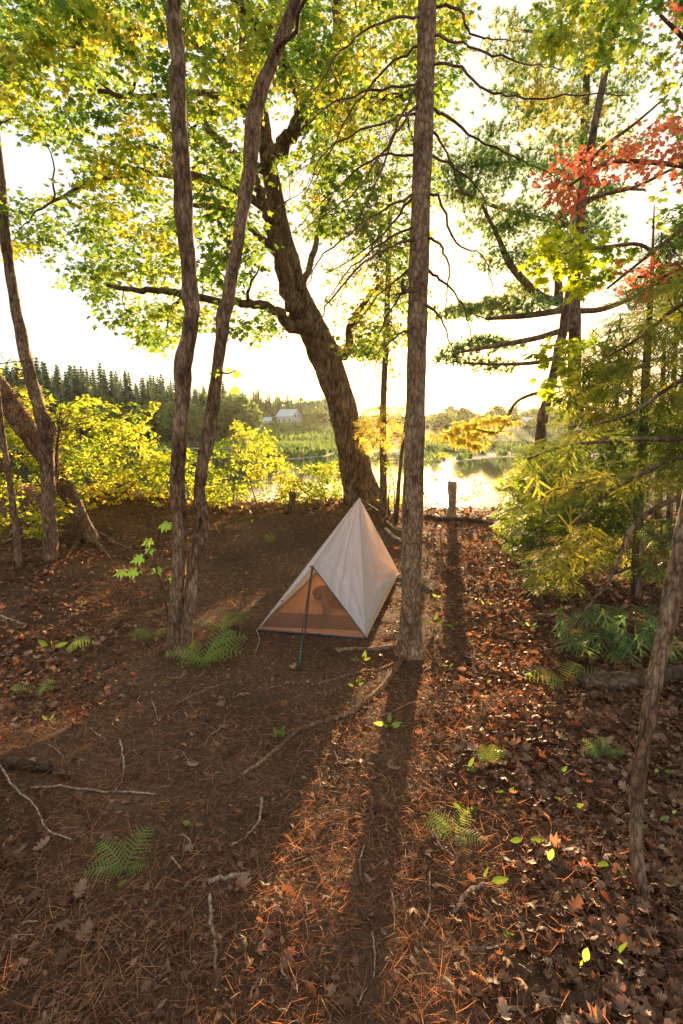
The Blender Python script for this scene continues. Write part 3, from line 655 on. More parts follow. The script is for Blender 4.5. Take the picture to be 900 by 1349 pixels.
hemlock('hemlock_tree', 'low young hemlock with limp green sprays right of the open path', 'sapling', gb(705,800,4.9),
  [(712,818,5),(711,770,5),(713,720,4),(716,660,3)], [], [([(655,690),(700,640),(760,650),(780,740),(740,770),(680,760)], 4.5, 5.4, 170, -.3)], .13, nper=3)
hemlock('hemlock_tree', 'short dark green hemlock seedling spreading over leaves below the boughs', 'sapling', gb(775,870,3.9),
  [(776,880,6),(776,830,5),(780,790,4)], [], [([(715,810),(760,790),(860,800),(900,850),(860,870),(760,860)], 3.4, 4.3, 100, -.3)], .15, M['pine'], nper=2)
hemlock('hemlock_tree', 'bright tangled evergreen shrub hanging over the bank at the right of the sun glint', 'shrub', gb(745,670,8.5),
  [(755,690,10),(760,620,8),(765,560,6),(770,500,4)], [], [([(655,640),(700,600),(760,560),(850,560),(850,680),(700,700),(660,690)], 7.6, 9.4, 620, -.15)], .24, M['hemlock'], nper=2)
for i, (u, v0, v1, w, d) in enumerate([(808,650,520,9,10),(826,655,510,8,9),(868,650,500,11,10),(884,650,470,9,8.5),(790,650,550,7,12),(898,640,480,12,11)]):
    b0 = gb(u, v0, d); r_ = thing('bare_trunk', 'thin dark trunk standing behind the hemlock boughs at the right', 'tree', b0, 'thin trunks behind the hemlocks')
    mb = MB(); pts, rad = limb([(u, v0+20, w), (u+2, (v0+v1)/2, w*.8), (u+5, v1, w*.6), (u+8, v1-60, w*.25)], d, d, 7, True); trunk_mesh(mb, pts, rad, 8, .1, 90+i); mb.build('trunk', M['bark'], r_)
    mb = MB(); side_twigs(mb, pts[4:], .012, 22, .6, -.1, 0); mb.build('twigs', M['twig'], r_)
# small golden fir beside the maple trunk
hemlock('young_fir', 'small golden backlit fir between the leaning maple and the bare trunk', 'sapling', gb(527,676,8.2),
  [(522,680,6),(527,620,5),(534,560,4),(538,525,2)], [], [([(470,560),(495,530),(540,525),(560,560),(556,592),(520,590),(480,590)], 7.6, 8.9, 150, -.1)], .20, M['golden'], nper=3)

# ------------------------------------------------------------------ shrubs along the bank
def shrub(label, u, v, d, regions, nl, size, lm, tpl=OVATE, stems=5, spread=.09):
    b0 = gb(u, v, d); r_ = thing('leafy_shrub', label, 'shrub', b0); sk = Skel(); mb = MB()
    T = []
    for poly, a, b, n, thr in regions: T += list(sample_region(poly, a, b, n, thr, 1.5, u*.01))
    T = [t for t in T]
    for k in range(stems):
        t = T[random.randrange(len(T))]; s_ = b0+np.array([random.uniform(-.3, .3), random.uniform(-.3, .3), 0]); s_[2] = hz(s_[0], s_[1])-.02
        q = s_+(t-s_)*np.linspace(0, 1, 9)[:, None]; q[:, :2] += (np.sin(np.linspace(0, 3.14, 9))*.12)[:, None]*(RS.rand(1, 2)-.5); rr = np.linspace(.012, .004, 9); mb.tube(q, rr, 5, False); sk.add(q, rr)
    mb.build('stems', M['twig'], r_)
    crown(r_, sk, [], .006, T, .005, nl, spread, size, tpl, lm, M['twig'], name='leaves')
    return r_
shrub('broad yellow-green shrub glowing in the sun on the bank between the left trunks', 155, 700, 8.6, [([(70,540),(110,518),(150,532),(208,526),(205,575),(232,600),(225,660),(190,690),(90,690),(70,640)], 7.6, 10.2, 430, -.12)], 14, .07, M['bush'], stems=9)
shrub('tall shady shrub with green leaves at the far left edge', 25, 730, 7.0, [([(-30,470),(30,480),(80,540),(100,620),(90,700),(-30,720)], 6.0, 8.4, 330, -.15)], 13, .075, M['bush'], stems=7)
shrub('pointed bright shrub on the bank just right of the twin stems', 320, 685, 9.3, [([(280,590),(312,552),(350,562),(368,592),(400,630),(380,665),(300,680),(270,660)], 8.6, 10.8, 250, -.2)], 13, .065, M['bush'])
shrub('low bright shrub in front of the water left of the leaning maple', 410, 668, 9.6, [([(370,625),(400,612),(445,608),(450,655),(400,665),(370,660)], 9.0, 10.8, 190, -.4)], 13, .065, M['bush'])
shrub('low leafy thicket at the foot of the bank behind the twin stems', 235, 690, 9.0, [([(195,600),(240,590),(290,610),(300,670),(200,680)], 8.5, 10.4, 190, -.2)], 13, .07, M['bush'])
shrub('glowing yellow-green shrub at the right edge of the water', 690, 700, 7.6, [([(655,640),(690,600),(735,590),(750,640),(740,700),(680,720),(650,690)], 6.6, 8.6, 190, -.25)], 12, .075, M['yellowgreen'], MAPLE_S)
shrub('sparse low shrub against the sun glint right of the bare trunk', 580, 670, 10.5, [([(556,600),(580,590),(640,625),(640,660),(570,672)], 9.8, 12, 34, -.4), ([(552,605),(588,598),(586,640),(560,668),(550,660)], 10, 11.5, 16, -.5)], 10, .07, M['bush'])
shrub('small yellow shrub tucked behind the left of the bare trunk', 530, 690, 8.6, [([(492,600),(530,590),(536,640),(525,672),(495,672)], 8.2, 9.8, 30, -.3)], 10, .06, M['bush'])
# maple seedling hugging twin stems
sd = thing('maple_seedling', 'maple seedling with large pale green leaves beside the twin stems', 'seedling', gb(222,800,3.9))
mb = MB(); pts, rad = limb([(226,836,3),(218,790,3),(205,740,2.5),(212,690,2)], 3.9, 4.0, 5, True); mb.tube(pts, rad, 5); mb.build('stem', M['twig'], sd)
lp = [(214,690,.085,.9),(200,712,.07,-1),(188,734,.085,-1.2),(180,752,.08,-1.3),(205,748,.07,.4),(165,752,.085,-1.5),(225,760,.06,1),(196,722,.06,.3)]
pos = np.array([P(u, v, 3.9+random.uniform(-.1, .1)) for u, v, s_, a in lp])
for p1, q1 in zip(pos, lp): leaves('leaf', p1[None, :], np.array([[random.uniform(-.3,.3), -.55, .8]]), np.array([[math.sin(q1[3]), -.3, -.35]]), np.array([q1[2]*1.25]), MAPLE, M['shadegreen'], sd)
mb = MB()
for p_ in pos: mb.tube(catmull([pts[6], (pts[6]+p_)/2+[0,0,.03], p_], 3), .0018, 4)
mb.build('leaf_stalks', M['twig'], sd)
hl = thing('maple_twig', 'small leafy maple shoot sprouting from the right twin stem', 'twig', P(291, 500, D1+.2))
mb = MB(); pts, rad = limb([(290,490,3),(300,492,2),(311,488,1.5)], D1+.2, D1+.1, 4); mb.tube(pts, rad, 4); mb.build('stem', M['twig'], hl)
lp = [(308,492,.06,.9),(306,512,.065,.4),(288,490,.06,-1.2),(300,486,.04,.2)]
for q1 in lp: leaves('leaf', P(q1[0], q1[1], D1+.1)[None, :], np.array([[.1, -.9, .5]]), np.array([[math.sin(q1[3]), -.2, -.2]]), np.array([q1[2]*1.2]), MAPLE, M['bush'], hl)

# ================================================================== TENT
FL = G(340, 831); FR = G(483, 843); BR = G(526, 757); FRm = FR
BL = FL+(BR-FR)*.98; BL[2] = hz(BL[0], BL[1])
AP = P(473.5, 656, 5.0); FK = P(412, 746, FL[1]*.5+FR[1]*.5+.06); PB = G(401, 842)
for q in (FL, FR, BR, BL): q[2] += .015
tent = thing('tent', 'small pale grey ridge tent, its translucent brown mesh door tinted with orange backlight, pitched on the forest floor', 'tent', (FL+FR+BR+BL)/4)
ctr = (FL+FR+BR+BL)/4+np.array([0, 0, .25])
def panel(name, a, b, c, m, sag=.03, wr=.012, n=44, seed=0, ins=.0, folds=0, lift=0):
    a, b, c = map(np.asarray, (a, b, c)); nr = np.cross(b-a, c-a); nr /= np.linalg.norm(nr)
    if np.dot(nr, ctr-a) < 0: nr = -nr           # inward
    V = []; I = {}; Fc = []
    for i in range(n+1):
        for j in range(n+1-i):
            wa, wb = i/n, j/n; wc = max(0.0, 1-wa-wb); p = a*wa+b*wb+c*wc
            e = 27*wa*wb*wc
            s_ = sag*e
            # wrinkles fan out from each corner
            w = 0
            for (w0, w1, w2, ph) in ((wa, wb, wc, 1), (wb, wc, wa, 2), (wc, wa, wb, 3)):
                th = w1/(w1+w2+1e-4); w += w0**1.2*(vnoise(th*13+ph*7, seed+.3, seed)-.5)*2
            w += .5*(vnoise(wa*9+seed, wb*14)-.5)
            if folds:   # long folds hanging from the peak
                th = wb/(wb+wc+1e-4); w += 1.5*folds*(1-wa)*(1-abs(2*vnoise(th*11+seed*3.1+1.2*(1-wa), seed+.7, 5)-1)-.5)+.5*folds*(vnoise(th*31, wa*3, 8)-.5)
            edge = min(1, 14*min(wa, wb, wc)+.0)
            I[(i, j)] = len(V); V.append(p+nr*(s_+wr*w*edge+ins)+(nr*np.array([1,1,0])*.9+np.array([0,0,.5]))*lift*4*wb*wc*(1-wa)**3)
    for i in range(n):
        for j in range(n-i):
            Fc.append((I[(i, j)], I[(i+1, j)], I[(i, j+1)]))
            if j < n-i-1: Fc.append((I[(i+1, j)], I[(i+1, j+1)], I[(i, j+1)]))
    return link(name, np.array(V), Fc, m, tent, True)
panel('side_panel', AP, FR, BR, M['fly'], .03, .026, 90, 1, 0, 1.2, .035)
panel('front_panel', AP, FK, FR, M['fly'], .025, .024, 80, 2, 0, .9)
panel('left_panel', AP, FL, FK, M['fly'], .015, .012, 50, 3)
panel('rear_left_panel', AP, FL, BL, M['fly'], .03, .018, 40, 4)
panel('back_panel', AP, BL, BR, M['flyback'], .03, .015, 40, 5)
door = panel('mesh_door', FK, FL, FR, M['net'], .012, .008, 50, 6)
v = np.array([FL, FR, BR, BL])+[0, 0, .004]; link('tent_floor', v, [(0, 1, 2, 3)], M['floor'], tent)
def strip(name, a, b, r, m, off=(0, 0, 0), sag=0, n=12):
    t = np.linspace(0, 1, n)[:, None]; q = np.asarray(a)*(1-t)+np.asarray(b)*t+np.asarray(off)+np.array([0, 0, -1])*np.sin(t*math.pi)*sag
    mb = MB(); mb.tube(q, r, 6); return mb.build(name, m, tent)
M['seam'] = fabric('pale_seam', (.62,.60,.58), .3, (.8,.65,.5))
strip('seam', AP, FR, .0045, M['seam'], (0, -.006, 0)); strip('seam', AP, BR, .004, M['seam']); strip('seam', AP, FL, .004, M['seam'], (0, -.003, 0)); strip('seam', FK, FR, .0045, M['netdark'], (0, -.006, 0)); strip('seam', FK, FL, .0035, M['seam'], (0, -.006, 0)); strip('seam', AP, FK, .004, M['seam'], (0, -.004, 0))
strip('hem', FL, FR, .006, M['hem'], (0, -.006, -.002)); t_ = np.linspace(0, 1, 14)[:, None]; nr_ = np.cross(FR-AP, BR-AP); nr_ /= np.linalg.norm(nr_); nr_ = nr_ if np.dot(nr_, ctr-AP) > 0 else -nr_
mb = MB(); mb.tube(FR*(1-t_)+BR*t_+(nr_*np.array([1,1,0])*.9+np.array([0,0,.5]))*.035*4*t_*(1-t_), .005, 6); mb.build('hem', M['seam'], tent)
rim = np.array([FL*.95+ctr*.05, FR*.86+ctr*.14, BR*.86+ctr*.14, BL*.92+ctr*.08])[:, :]; rim[:, 2] = [q[2]+.004 for q in (FL, FR, BR, BL)]; top = rim*.93+ctr*.07; top[:, 2] = rim[:, 2]+np.array([.11,.11,.06,.06])
mb = MB(); mb.add(np.vstack([rim, top]), [(0,1,5,4),(1,2,6,5),(2,3,7,6),(3,0,4,7)]); mb.build('floor_rim', M['netdark'], tent, False)
strip('front_pole', FK+[0, -.004, 0], PB+[0, .01, .0], .0055, M['pole'])
mb = MB()
a_, b_ = FK+[0, -.010, 0], PB*.7+FR*.0+PB*.3; mb.add([a_+[-.008,0,0], a_+[.012,0,0], PB+[.0,.004,.17], PB+[-.018,.004,.02], PB+[-.026,.004,.02]], [(0, 1, 2, 3, 4)])
o_ = mb.build('door_zip_flap', M['netdark'], tent, False); o_.parent = door
gd = MB(); gc = (FL*.3+FR*.35+BL*.15+BR*.2)
for _ in range(3):
    q = gc+np.array([random.uniform(-.12,.12), random.uniform(-.1,.3), .05]); gd.tube(catmull([q+[-.12,0,0], q+[-.04,.02,.03], q+[.05,0,.035], q+[.13,.02,0]], 3), [.03,.05,.06,.065,.07,.07,.065,.06,.05,.03], 9, True, .25, 3)
o_ = gd.build('bedding', M['netdark'], tent)
a_ = P(424, 786, FK[1]+.05); mb = MB(); mb.add([P(425,778,FK[1]+.06), P(439,806,FK[1]+.05), P(425,817,FK[1]+.05), P(425,801,FK[1]+.05), P(423,800,FK[1]+.05)], [(0, 1, 2, 3, 4)]); mb.build('hanging_flap', M['netdark'], tent, False)
sg_ = G(395, 876); mb = MB(); mb.tube([PB+[-.01, -.008, .03], (PB+sg_)/2+[-.012, 0, .012], sg_+[0, 0, .006]], [.004, .004, .003], 5); gs_ = mb.build('guy_strap', M['teal'], tent)
mb = MB(); mb.tube([sg_+[0, 0, -.03], sg_+[0, -.004, .03]], .004, 6); mb.tube([sg_+[-.012, -.004, .03], sg_+[.012, -.004, .03]], .003, 6); mb.build('stake', M['hem'], tent).parent = gs_
mb = MB(); q = G(337, 858); mb.tube(catmull([FL+[.01,-.005,0], FL+[-.005,-.03,.0], (FL+q)/2+[.02,0,.0], q], 4), .0025, 5); mb.build('cord', M['seam'], tent)
q = FK+[-.012, -.012, 0]; mb = MB(); mb.box(q, (.02, .006, .014)); mb.box(FL*.55+FK*.45+np.array([0,-.012,.005]), (.018, .006, .012)); mb.build('red_tab', M['redtab'], tent, False)
q = G(545, 765); mb = MB(); mb.tube(np.array([BR, q+[0, 0, .01]]), .002, 4); mb.build('cord', M['seam'], tent)
q = P(498, 672, 6.4); mb = MB(); mb.tube(np.array([AP, q]), .002, 4); q2 = G(505, 690); mb.tube(np.array([q, q2]), .002, 4); mb.build('ridge_cord', M['seam'], tent)

# ================================================================== far shore
def conifer_mesh(seed, h=1.0):
    r = random.Random(seed); V = []; Fc = []; A = []
    n = 16; tiers = 26
    for i in range(tiers):
        t = i/(tiers-1); z = .12+.87*t; rad = (.20+.07*math.sin(seed*2+t*9))*(1-t)**.7+.014
        for k in range(13):
            a = r.uniform(0, 2*math.pi); l = rad*r.uniform(.5, 1.15); c, s = math.cos(a), math.sin(a)
            w = .035*(1-t*.6)*r.uniform(.7, 1.4); b = len(V); dz = -.05*(1-t)
            V += [(c*.01, s*.01, z+.02), (c*l*.6-s*w, s*l*.6+c*w, z+dz*.4), (c*l, s*l, z+dz-.012), (c*l*.6+s*w, s*l*.6-c*w, z+dz*.4)]
            Fc.append((b, b+1, b+2, b+3)); A.append(r.random()*.6+.4*t)
    V += [(.004, 0, .9), (-.004, 0, .9), (0, 0, 1.03)]; Fc2 = [(len(V)-3, len(V)-2, len(V)-1, len(V)-1)]
    return np.array(V), np.array(Fc), A
def round_mesh(seed):
    r = np.random.RandomState(seed); n = 1100; c = []
    lobes = [(r.uniform(-.16, .16), r.uniform(-.16, .16), r.uniform(.42, .82), r.uniform(.12, .2)) for _ in range(9)]
    for i in range(n):
        l = lobes[i % 9]; d = norm(r.randn(3)); c.append(np.array(l[:3])+d*l[3]*r.uniform(.75, 1.05)*np.array([1, 1, .9]))
    V, Fc = scatter(np.array(c), r.randn(n, 3)+[0, 0, .5], r.randn(n, 3), .055*(.6+.8*r.rand(n)), *(np.array([(-.4,0,0),(.4,0,0),(.5,.8,0),(-.3,1,.1)]), np.array([(0, 1, 2, 3)])))
    return V, Fc, np.repeat(r.rand(n), 1)
def cyl_trunk(h, r): mb = MB(); mb.tube([(0, 0, -.1), (0, 0, h)], [r, r*.4], 6); return mb
def proto(kind, seed):
    V, Fc, A = conifer_mesh(seed) if kind == 'c' else round_mesh(seed)
    nm, lab, cat, grp = ('conifer_tree', 'spiky dark conifer in the hazy forest across the lake', 'tree', 'conifers of the forest across the lake') if kind == 'c' else ('broadleaf_tree', 'rounded pale green tree on the shore across the lake', 'tree', 'rounded trees across the lake')
    r_ = thing(nm, lab, cat, (0, 0, 0), grp)
    link('crown', V, Fc, M['far_conifer'] if kind == 'c' else M['far_leaf'], r_, False, A)
    cyl_trunk(.9 if kind == 'c' else .6, .012 if kind == 'c' else .02).build('trunk', M['bark'], r_)
    return r_
protos = {'c': [proto('c', s) for s in range(6)], 'b': [proto('b', s) for s in range(5)]}
used = set()
def place(kind, u, d, h):
    pl = protos[kind]; p = random.choice(pl); x = (u-450)/F*d; loc = (x, d, hz(x, d)-.3); rz = random.uniform(0, 6.28)
    if p.name in used: return dup(p, loc, rz, h)
    used.add(p.name); p.location = loc; p.rotation_euler = (0, 0, rz); p.scale = (h, h, h); return p
def hfor(u, d, v):   # height of a tree standing at distance d whose top shows at row v
    x = (u-450)/F*d; return max(3.0, CAMZ+(575.6-v)/F*d-(hz(x, d)-.3))
def topv(u): return float(np.interp(u, [-60, 0, 60, 130, 200, 300, 400, 450], [482, 480, 484, 490, 500, 515, 530, 534]))
for i in range(270):
    u = -60+390*(i+random.random())/190 if i < 190 else 330+120*(i-190+random.random())/80; d = random.uniform(132, 185) if u < 300 else random.uniform(200, 280)
    if 325 < u < 445 and d < 232: d = random.uniform(232, 280)
    place('c', u, d, hfor(u, d, topv(u)+random.choice([-5, 0, 4, 9, 15, 24])+random.uniform(-4, 4)))
for i in range(45):
    u = random.uniform(-60, 330); d = random.uniform(126, 150); place('b', u, d, hfor(u, d, random.uniform(510, 545)))
for i in range(30):
    u = random.uniform(-60, 320); d = random.uniform(140, 180); place('b', u, d, hfor(u, d, topv(u)+random.uniform(8, 30)))
for i in range(40):
    u = random.choice([random.uniform(316, 336), random.uniform(398, 450), random.uniform(330, 450)]); d = random.uniform(228, 245) if 335 < u < 400 else random.uniform(200, 240); place('b', u, d, hfor(u, d, random.uniform(536, 556)))
for i in range(110):
    u = random.uniform(470, 960); d = random.uniform(170, 290); place('b', u, d, hfor(u, d, random.uniform(534, 550) if 545 < u < 610 or u > 640 else random.uniform(545, 558)))
for i in range(34):
    u = random.uniform(552, 645); d = random.uniform(150, 190); place('b', u, d, hfor(u, d, random.uniform(538, 550)+abs(u-600)*.12))
for i in range(30):
    u = random.uniform(650, 980); d = random.uniform(230, 300); place('c', u, d, hfor(u, d, random.uniform(530, 548)))
# dense woods behind as one mass
n = 30000; uu = RS.uniform(-500, 1400, n); dd = RS.uniform(300, 420, n); xx = (uu-450)/F*dd; zz = height(xx, dd)
hh = np.where(uu < 450, 13, 4.0)*(.75+.5*vnoise(xx*.09, dd*.09, 5)); pz = zz+hh*RS.rand(n)
ws = leaves('distant_woods', np.stack([xx, dd, pz], -1), RS.randn(n, 3)+[0, -1, 1], RS.randn(n, 3), 2.4*(.5+RS.rand(n)), (np.array([(-.4,0,0),(.4,0,0),(.5,.8,0),(-.3,1,.1)]), np.array([(0, 1, 2, 3)])), M['far_conifer']); ws['kind'] = 'stuff'
ws['label'] = 'hazy mass of forest on the skyline across the lake'
# marsh grass on the far flats
def marsh(n, u0, u1, y0, y1, s):
    uu = RS.uniform(u0, u1, n); dd = RS.uniform(y0, y1, n); xx = (uu-450)/F*dd; zz = height(xx, dd); k = (zz > WATER+.12) & (fbm(xx*.12, dd*.12, 3, 8) > -.12)
    p = np.stack([xx, dd, zz], -1)[k]; m = len(p); return p, s*(.5+RS.rand(m))
ps = [marsh(14000, 290, 450, 62, 150, 1.0), marsh(12000, 530, 760, 55, 130, .9), marsh(5000, 330, 450, 120, 200, 1.8), marsh(5000, -100, 330, 108, 135, 1.2)]
p_ = np.concatenate([a for a, b in ps]); s_ = np.concatenate([b for a, b in ps])
gs = leaves('marsh_grass', p_, RS.randn(len(p_), 3), RS.randn(len(p_), 3)*.35+[0, 0, 1], s_, (np.array([(-.16,0,0),(.16,0,0),(.2,.6,.05),(-.1,1,.2)]), np.array([(0, 1, 2, 3)])), M['reed']); gs['kind'] = 'stuff'
gs['label'] = 'pale green marsh grass on the flats across the water'
M['roofblue'] = plain('pale_blue_roof', (.42,.56,.60), .5, .08, 2); M['sidewall'] = plain('grey_white_siding', (.55,.62,.62), .7, .08, 2); M['white'] = plain('white_paint', (.75,.77,.76), .6, .05, 2); M['pane'] = plain('dark_pane', (.05,.07,.09), .1, .05); M['brick'] = plain('chimney_brick', (.30,.12,.08))
def house(label, u, v, w, dpt, wall, roof, d, rz, roof_m, chim=False, porch=False):
    x = (u-450)/F*d; b0 = np.array([x, d, hz(x, d)-.3]); r_ = thing('lakeside_house', label, 'house', b0); r_.rotation_euler = (0, 0, rz)
    def lk(mb, n, m, p=r_): 
        o = mb.build(n, m, None, False); o.parent = p; return o
    mb = MB(); mb.box((0, 0, wall/2), (w, dpt, wall)); mb.add([(-w/2,-dpt/2,wall),(-w/2,dpt/2,wall),(-w/2,0,wall+roof*.97),(w/2,-dpt/2,wall),(w/2,dpt/2,wall),(w/2,0,wall+roof*.97)], [(0,1,2),(3,5,4)]); lk(mb, 'wall', M['sidewall'])
    mb = MB(); e = .5
    for s in (-1, 1):
        a = [(-w/2-e, s*(dpt/2+e), wall-.35), (w/2+e, s*(dpt/2+e), wall-.35), (w/2+e, 0, wall+roof), (-w/2-e, 0, wall+roof)]
        a = np.array(a); mb.add(np.vstack([a, a+[0, 0, .18]]), [(0,1,2,3),(4,5,6,7),(0,1,5,4),(1,2,6,5),(2,3,7,6),(3,0,4,7)])
    rf = lk(mb, 'roof', roof_m)
    if chim: mb = MB(); mb.box((-w*.2, .6, wall+roof+.2), (.7, .7, 1.8)); lk(mb, 'chimney', M['brick'])
    for i in range(3 if w > 6 else 2):
        xx = -w/2+w*(i+.5)/(3 if w > 6 else 2); mb = MB(); mb.box((xx, -dpt/2-.03, wall*.55), (.95, .06, 1.2)); f_ = lk(mb, 'window', M['white'])
        mb = MB(); mb.box((xx, -dpt/2-.07, wall*.55), (.75, .04, 1.0)); lk(mb, 'pane', M['pane'], f_)
    if wall > 3.5:
        for yy in (-dpt*.22, dpt*.22):
            for zz in (1.5, 4.1):
                mb = MB(); mb.box((w/2+.03, yy, zz), (.06, .95, 1.3)); f_ = lk(mb, 'window', M['white']); mb = MB(); mb.box((w/2+.07, yy, zz), (.04, .7, 1.05)); lk(mb, 'pane', M['pane'], f_)
    mb = MB(); mb.box((w*.3, -dpt/2-.05, 1.05), (1.0, .08, 2.1)); lk(mb, 'door', M['white'])
    if porch: mb = MB(); mb.box((0, -dpt/2-1.2, .3), (w, 2.2, .2)); [mb.box((q, -dpt/2-2.2, 1.3), (.12, .12, 2)) for q in (-w/2+.2, 0, w/2-.2)]; lk(mb, 'porch', M['white'])
    return r_
house('larger pale house with light blue gable roof on the far shore', 382, 560, 7.2, 6.5, 4.0, 2.6, 214, R(-28), M['roofblue'], False, True)
house('small white cabin with blue roof left of the larger far house', 348, 560, 6.0, 4.5, 2.4, 1.2, 214, R(5), M['roofblue'], True)
house('tiny white cottage across the water right of the sun', 691, 575, 3.6, 3.6, 2.3, 1.5, 196, R(20), M['roofblue'])

# ================================================================== forest floor
def rnd_ground(n, fn):
    out = []
    while len(out) < n:
        y = RS.uniform(.8, 9.5, n*2) if False else .8+9*RS.rand(n*2)**1.7; x = (RS.rand(n*2)-.5)*2*(.75*y+.5)
        keep = RS.rand(n*2) < fn(x, y); out += list(zip(x[keep], y[keep]))
    a = np.array(out[:n]); return a[:, 0], a[:, 1]
def needle_density(x, y): return np.clip(.75+1.6*fbm(x*1.6, y*1.6, 3, 31), .1, 1)*np.clip(1-.75*sst(.7, 1.3, (x-.25*y)/1.0), .15, 1)
x, y = rnd_ground(110000, needle_density); n = len(x)
z = height(x, y)+.003+.022*RS.rand(n)**2
a = RS.rand(n)*6.283; el = (RS.rand(n)-.3)*1.1
dr = np.stack([np.cos(a)*np.cos(el), np.sin(a)*np.cos(el), np.sin(el)], -1)
nd = leaves('pine_needle_litter', np.stack([x, y, z], -1), RS.randn(n, 3)*.8+[0, 0, 1], dr, .028+.045*RS.rand(n), NEEDLE, M['needle'], var=np.clip(RS.rand(n)*.9+.3*fbm(x*2, y*2, 2, 3), 0, 1)); nd['kind'] = 'stuff'; nd['label'] = 'rusty fallen conifer needles covering the forest floor'
def leaf_density(x, y):
    r = sst(.15, .9, x-.12*y+.25*fbm(x*2, y*2, 2, 2)*2); l = .75*sst(-.7, -1.4, x+.12*y)*np.clip(.6+2*fbm(x*1.5, y*1.5, 2, 7), .05, 1); return np.clip(.03+r+l, 0, 1)*(.4+.6*(vnoise(x*4, y*4, 9) > .3))
x, y = rnd_ground(25000, leaf_density); n = len(x); z = height(x, y)+.008+.03*RS.rand(n)
a = RS.rand(n)*6.283; el = (RS.rand(n)-.5)*.7
dr = np.stack([np.cos(a)*np.cos(el), np.sin(a)*np.cos(el), np.sin(el)], -1)
h2 = n//2
P3 = np.stack([x, y, z], -1); nr = RS.randn(n, 3)*.55+[0, 0, 1]; sz = .025+.045*RS.rand(n)**1.4
def curl(t, k):
    v = t[0].copy(); v[:, 2] += k*(v[:, 0]**2)*2.6+k*1.3*(v[:, 1]-.5)**2; return v, t[1]
V1, F1 = scatter(P3[:h2], nr[:h2], dr[:h2], sz[:h2], *curl(OAK, .8)); V2, F2 = scatter(P3[h2:], nr[h2:], dr[h2:], sz[h2:]*.9, *curl(MAPLE, -.5))
lv = RS.rand(n)**1.3; ll = link('fallen_leaf_litter', np.vstack([V1, V2]), np.vstack([F1, F2+len(V1)]), M['litter'], attr=np.concatenate([np.repeat(lv[:h2], len(F1)//h2), np.repeat(lv[h2:], len(F2)//(n-h2))])); ll['kind'] = 'stuff'; ll['label'] = 'brown curled oak and maple leaves littering the forest floor'
x, y = rnd_ground(15000, lambda x, y: np.clip(.5+1.5*fbm(x*2.3, y*2.3, 3, 77), .05, 1)); n = len(x); z = height(x, y)+.006+.01*RS.rand(n)
ch = leaves('litter_fragments', np.stack([x, y, z], -1), RS.randn(n, 3)*.45+[0, 0, 1], RS.randn(n, 3)*[1, 1, .25], .012+.03*RS.rand(n)**2.2, (np.array([(-.22,0,0),(.25,.05,.03),(.15,.6,.1),(.02,1,0),(-.3,.5,.05)])*np.array([.8,1,1]), np.array([(0,1,2),(0,2,4),(4,2,3)])), M['litter']); ch['kind'] = 'stuff'; ch['label'] = 'crumbled bark flakes and leaf fragments on the forest floor'
n = 9000; y = RS.uniform(8.5, 14.5, n); x = RS.uniform(-9, 7, n); z = height(x, y)+.01; k = z > WATER+.05; x, y, z = x[k], y[k], z[k]; n = len(x)
bl = leaves('bank_leaf_litter', np.stack([x, y, z], -1), RS.randn(n, 3)*.5+[0, 0, 1], RS.randn(n, 3)*[1, 1, .3], .06+.06*RS.rand(n), MAPLE_S, M['litter']); bl['kind'] = 'stuff'; bl['label'] = 'brown fallen leaves along the crest of the bank'
n = 9000; y = RS.uniform(8.6, 14.0, n); x = RS.uniform(-8, 5.5, n); gap = np.exp(-((x-.197*y+.15)/.9)**2); z0 = height(x, y); dens = fbm(x*.9, y*.9, 3, 41)+.12-.35*gap; k = (RS.rand(n) < dens*4) & (z0 > WATER+.05); x, y, z0 = x[k], y[k], z0[k]; n = len(x)
bu = leaves('bank_undergrowth', np.stack([x, y, z0+RS.rand(n)**1.5*.24*(1-.8*np.exp(-((x-.197*y+.15)/.9)**2))], -1), RS.randn(n, 3)*.6+[0, -.3, 1], RS.randn(n, 3), .05+.045*RS.rand(n), OVATE, M['bush']); bu['kind'] = 'stuff'; bu['label'] = 'low leafy undergrowth along the crest of the bank'
# sticks
def stick(name, label, uvs, r0, r1, m='dead', group=None, lift=.004, cat='stick'):
    A, rr = ground_path(uvs, r0, r1, lift); A[1:-1] += (RS.rand(len(A)-2, 3)-.5)*min(r0, .007)*1.2; mb = MB(); mb.tube(A, rr, 7, True, .12, 3)
    o = mb.build(name, M[m], None, True, origin=A[0]); tag(o, label, cat, group); return o
stick('fallen_stick', 'pale curved stick standing out on the needles at the bottom left of centre', [(277,1180),(278,1215),(283,1240),(284,1280)], .006, .0045)
stick('fallen_stick', 'short thick stick with rounded end in the centre left foreground', [(275,1164),(300,1158),(330,1153)], .010, .007)
stick('fallen_stick', 'bow-shaped stick above the short thick stick', [(345,1052),(342,1080),(328,1100),(315,1110)], .006, .003)
stick('fallen_stick', 'long pale branch lying across the leaf pile at the left edge', [(40,1040),(90,1038),(150,1044),(205,1048)], .006, .004)
stick('fallen_stick', 'looping pale twig arched over the leaves at the left edge', [(0,1015),(15,1040),(45,1068),(62,1100),(95,1115)], .004, .003, lift=.03)
stick('fallen_stick', 'thin upright twig curving down between leaf pile and fern', [(158,975),(163,1005),(160,1030),(150,1046)], .005, .003)
stick('fallen_stick', 'long grey twig lying at the bottom left below the fern', [(118,1165),(110,1210),(104,1260),(103,1300)], .004, .003, 'twig')
stick('fallen_stick', 'grey forked stick beside the bright round leaves', [(598,1205),(610,1185),(630,1170),(650,1168)], .009, .006)
stick('fallen_stick', 'thin grey twig lying vertically right of centre', [(555,1228),(566,1200),(566,1150)], .004, .003)
stick('fallen_stick', 'long arched twig along the bottom right corner', [(700,1310),(760,1322),(820,1310),(850,1295),(868,1280)], .004, .003)
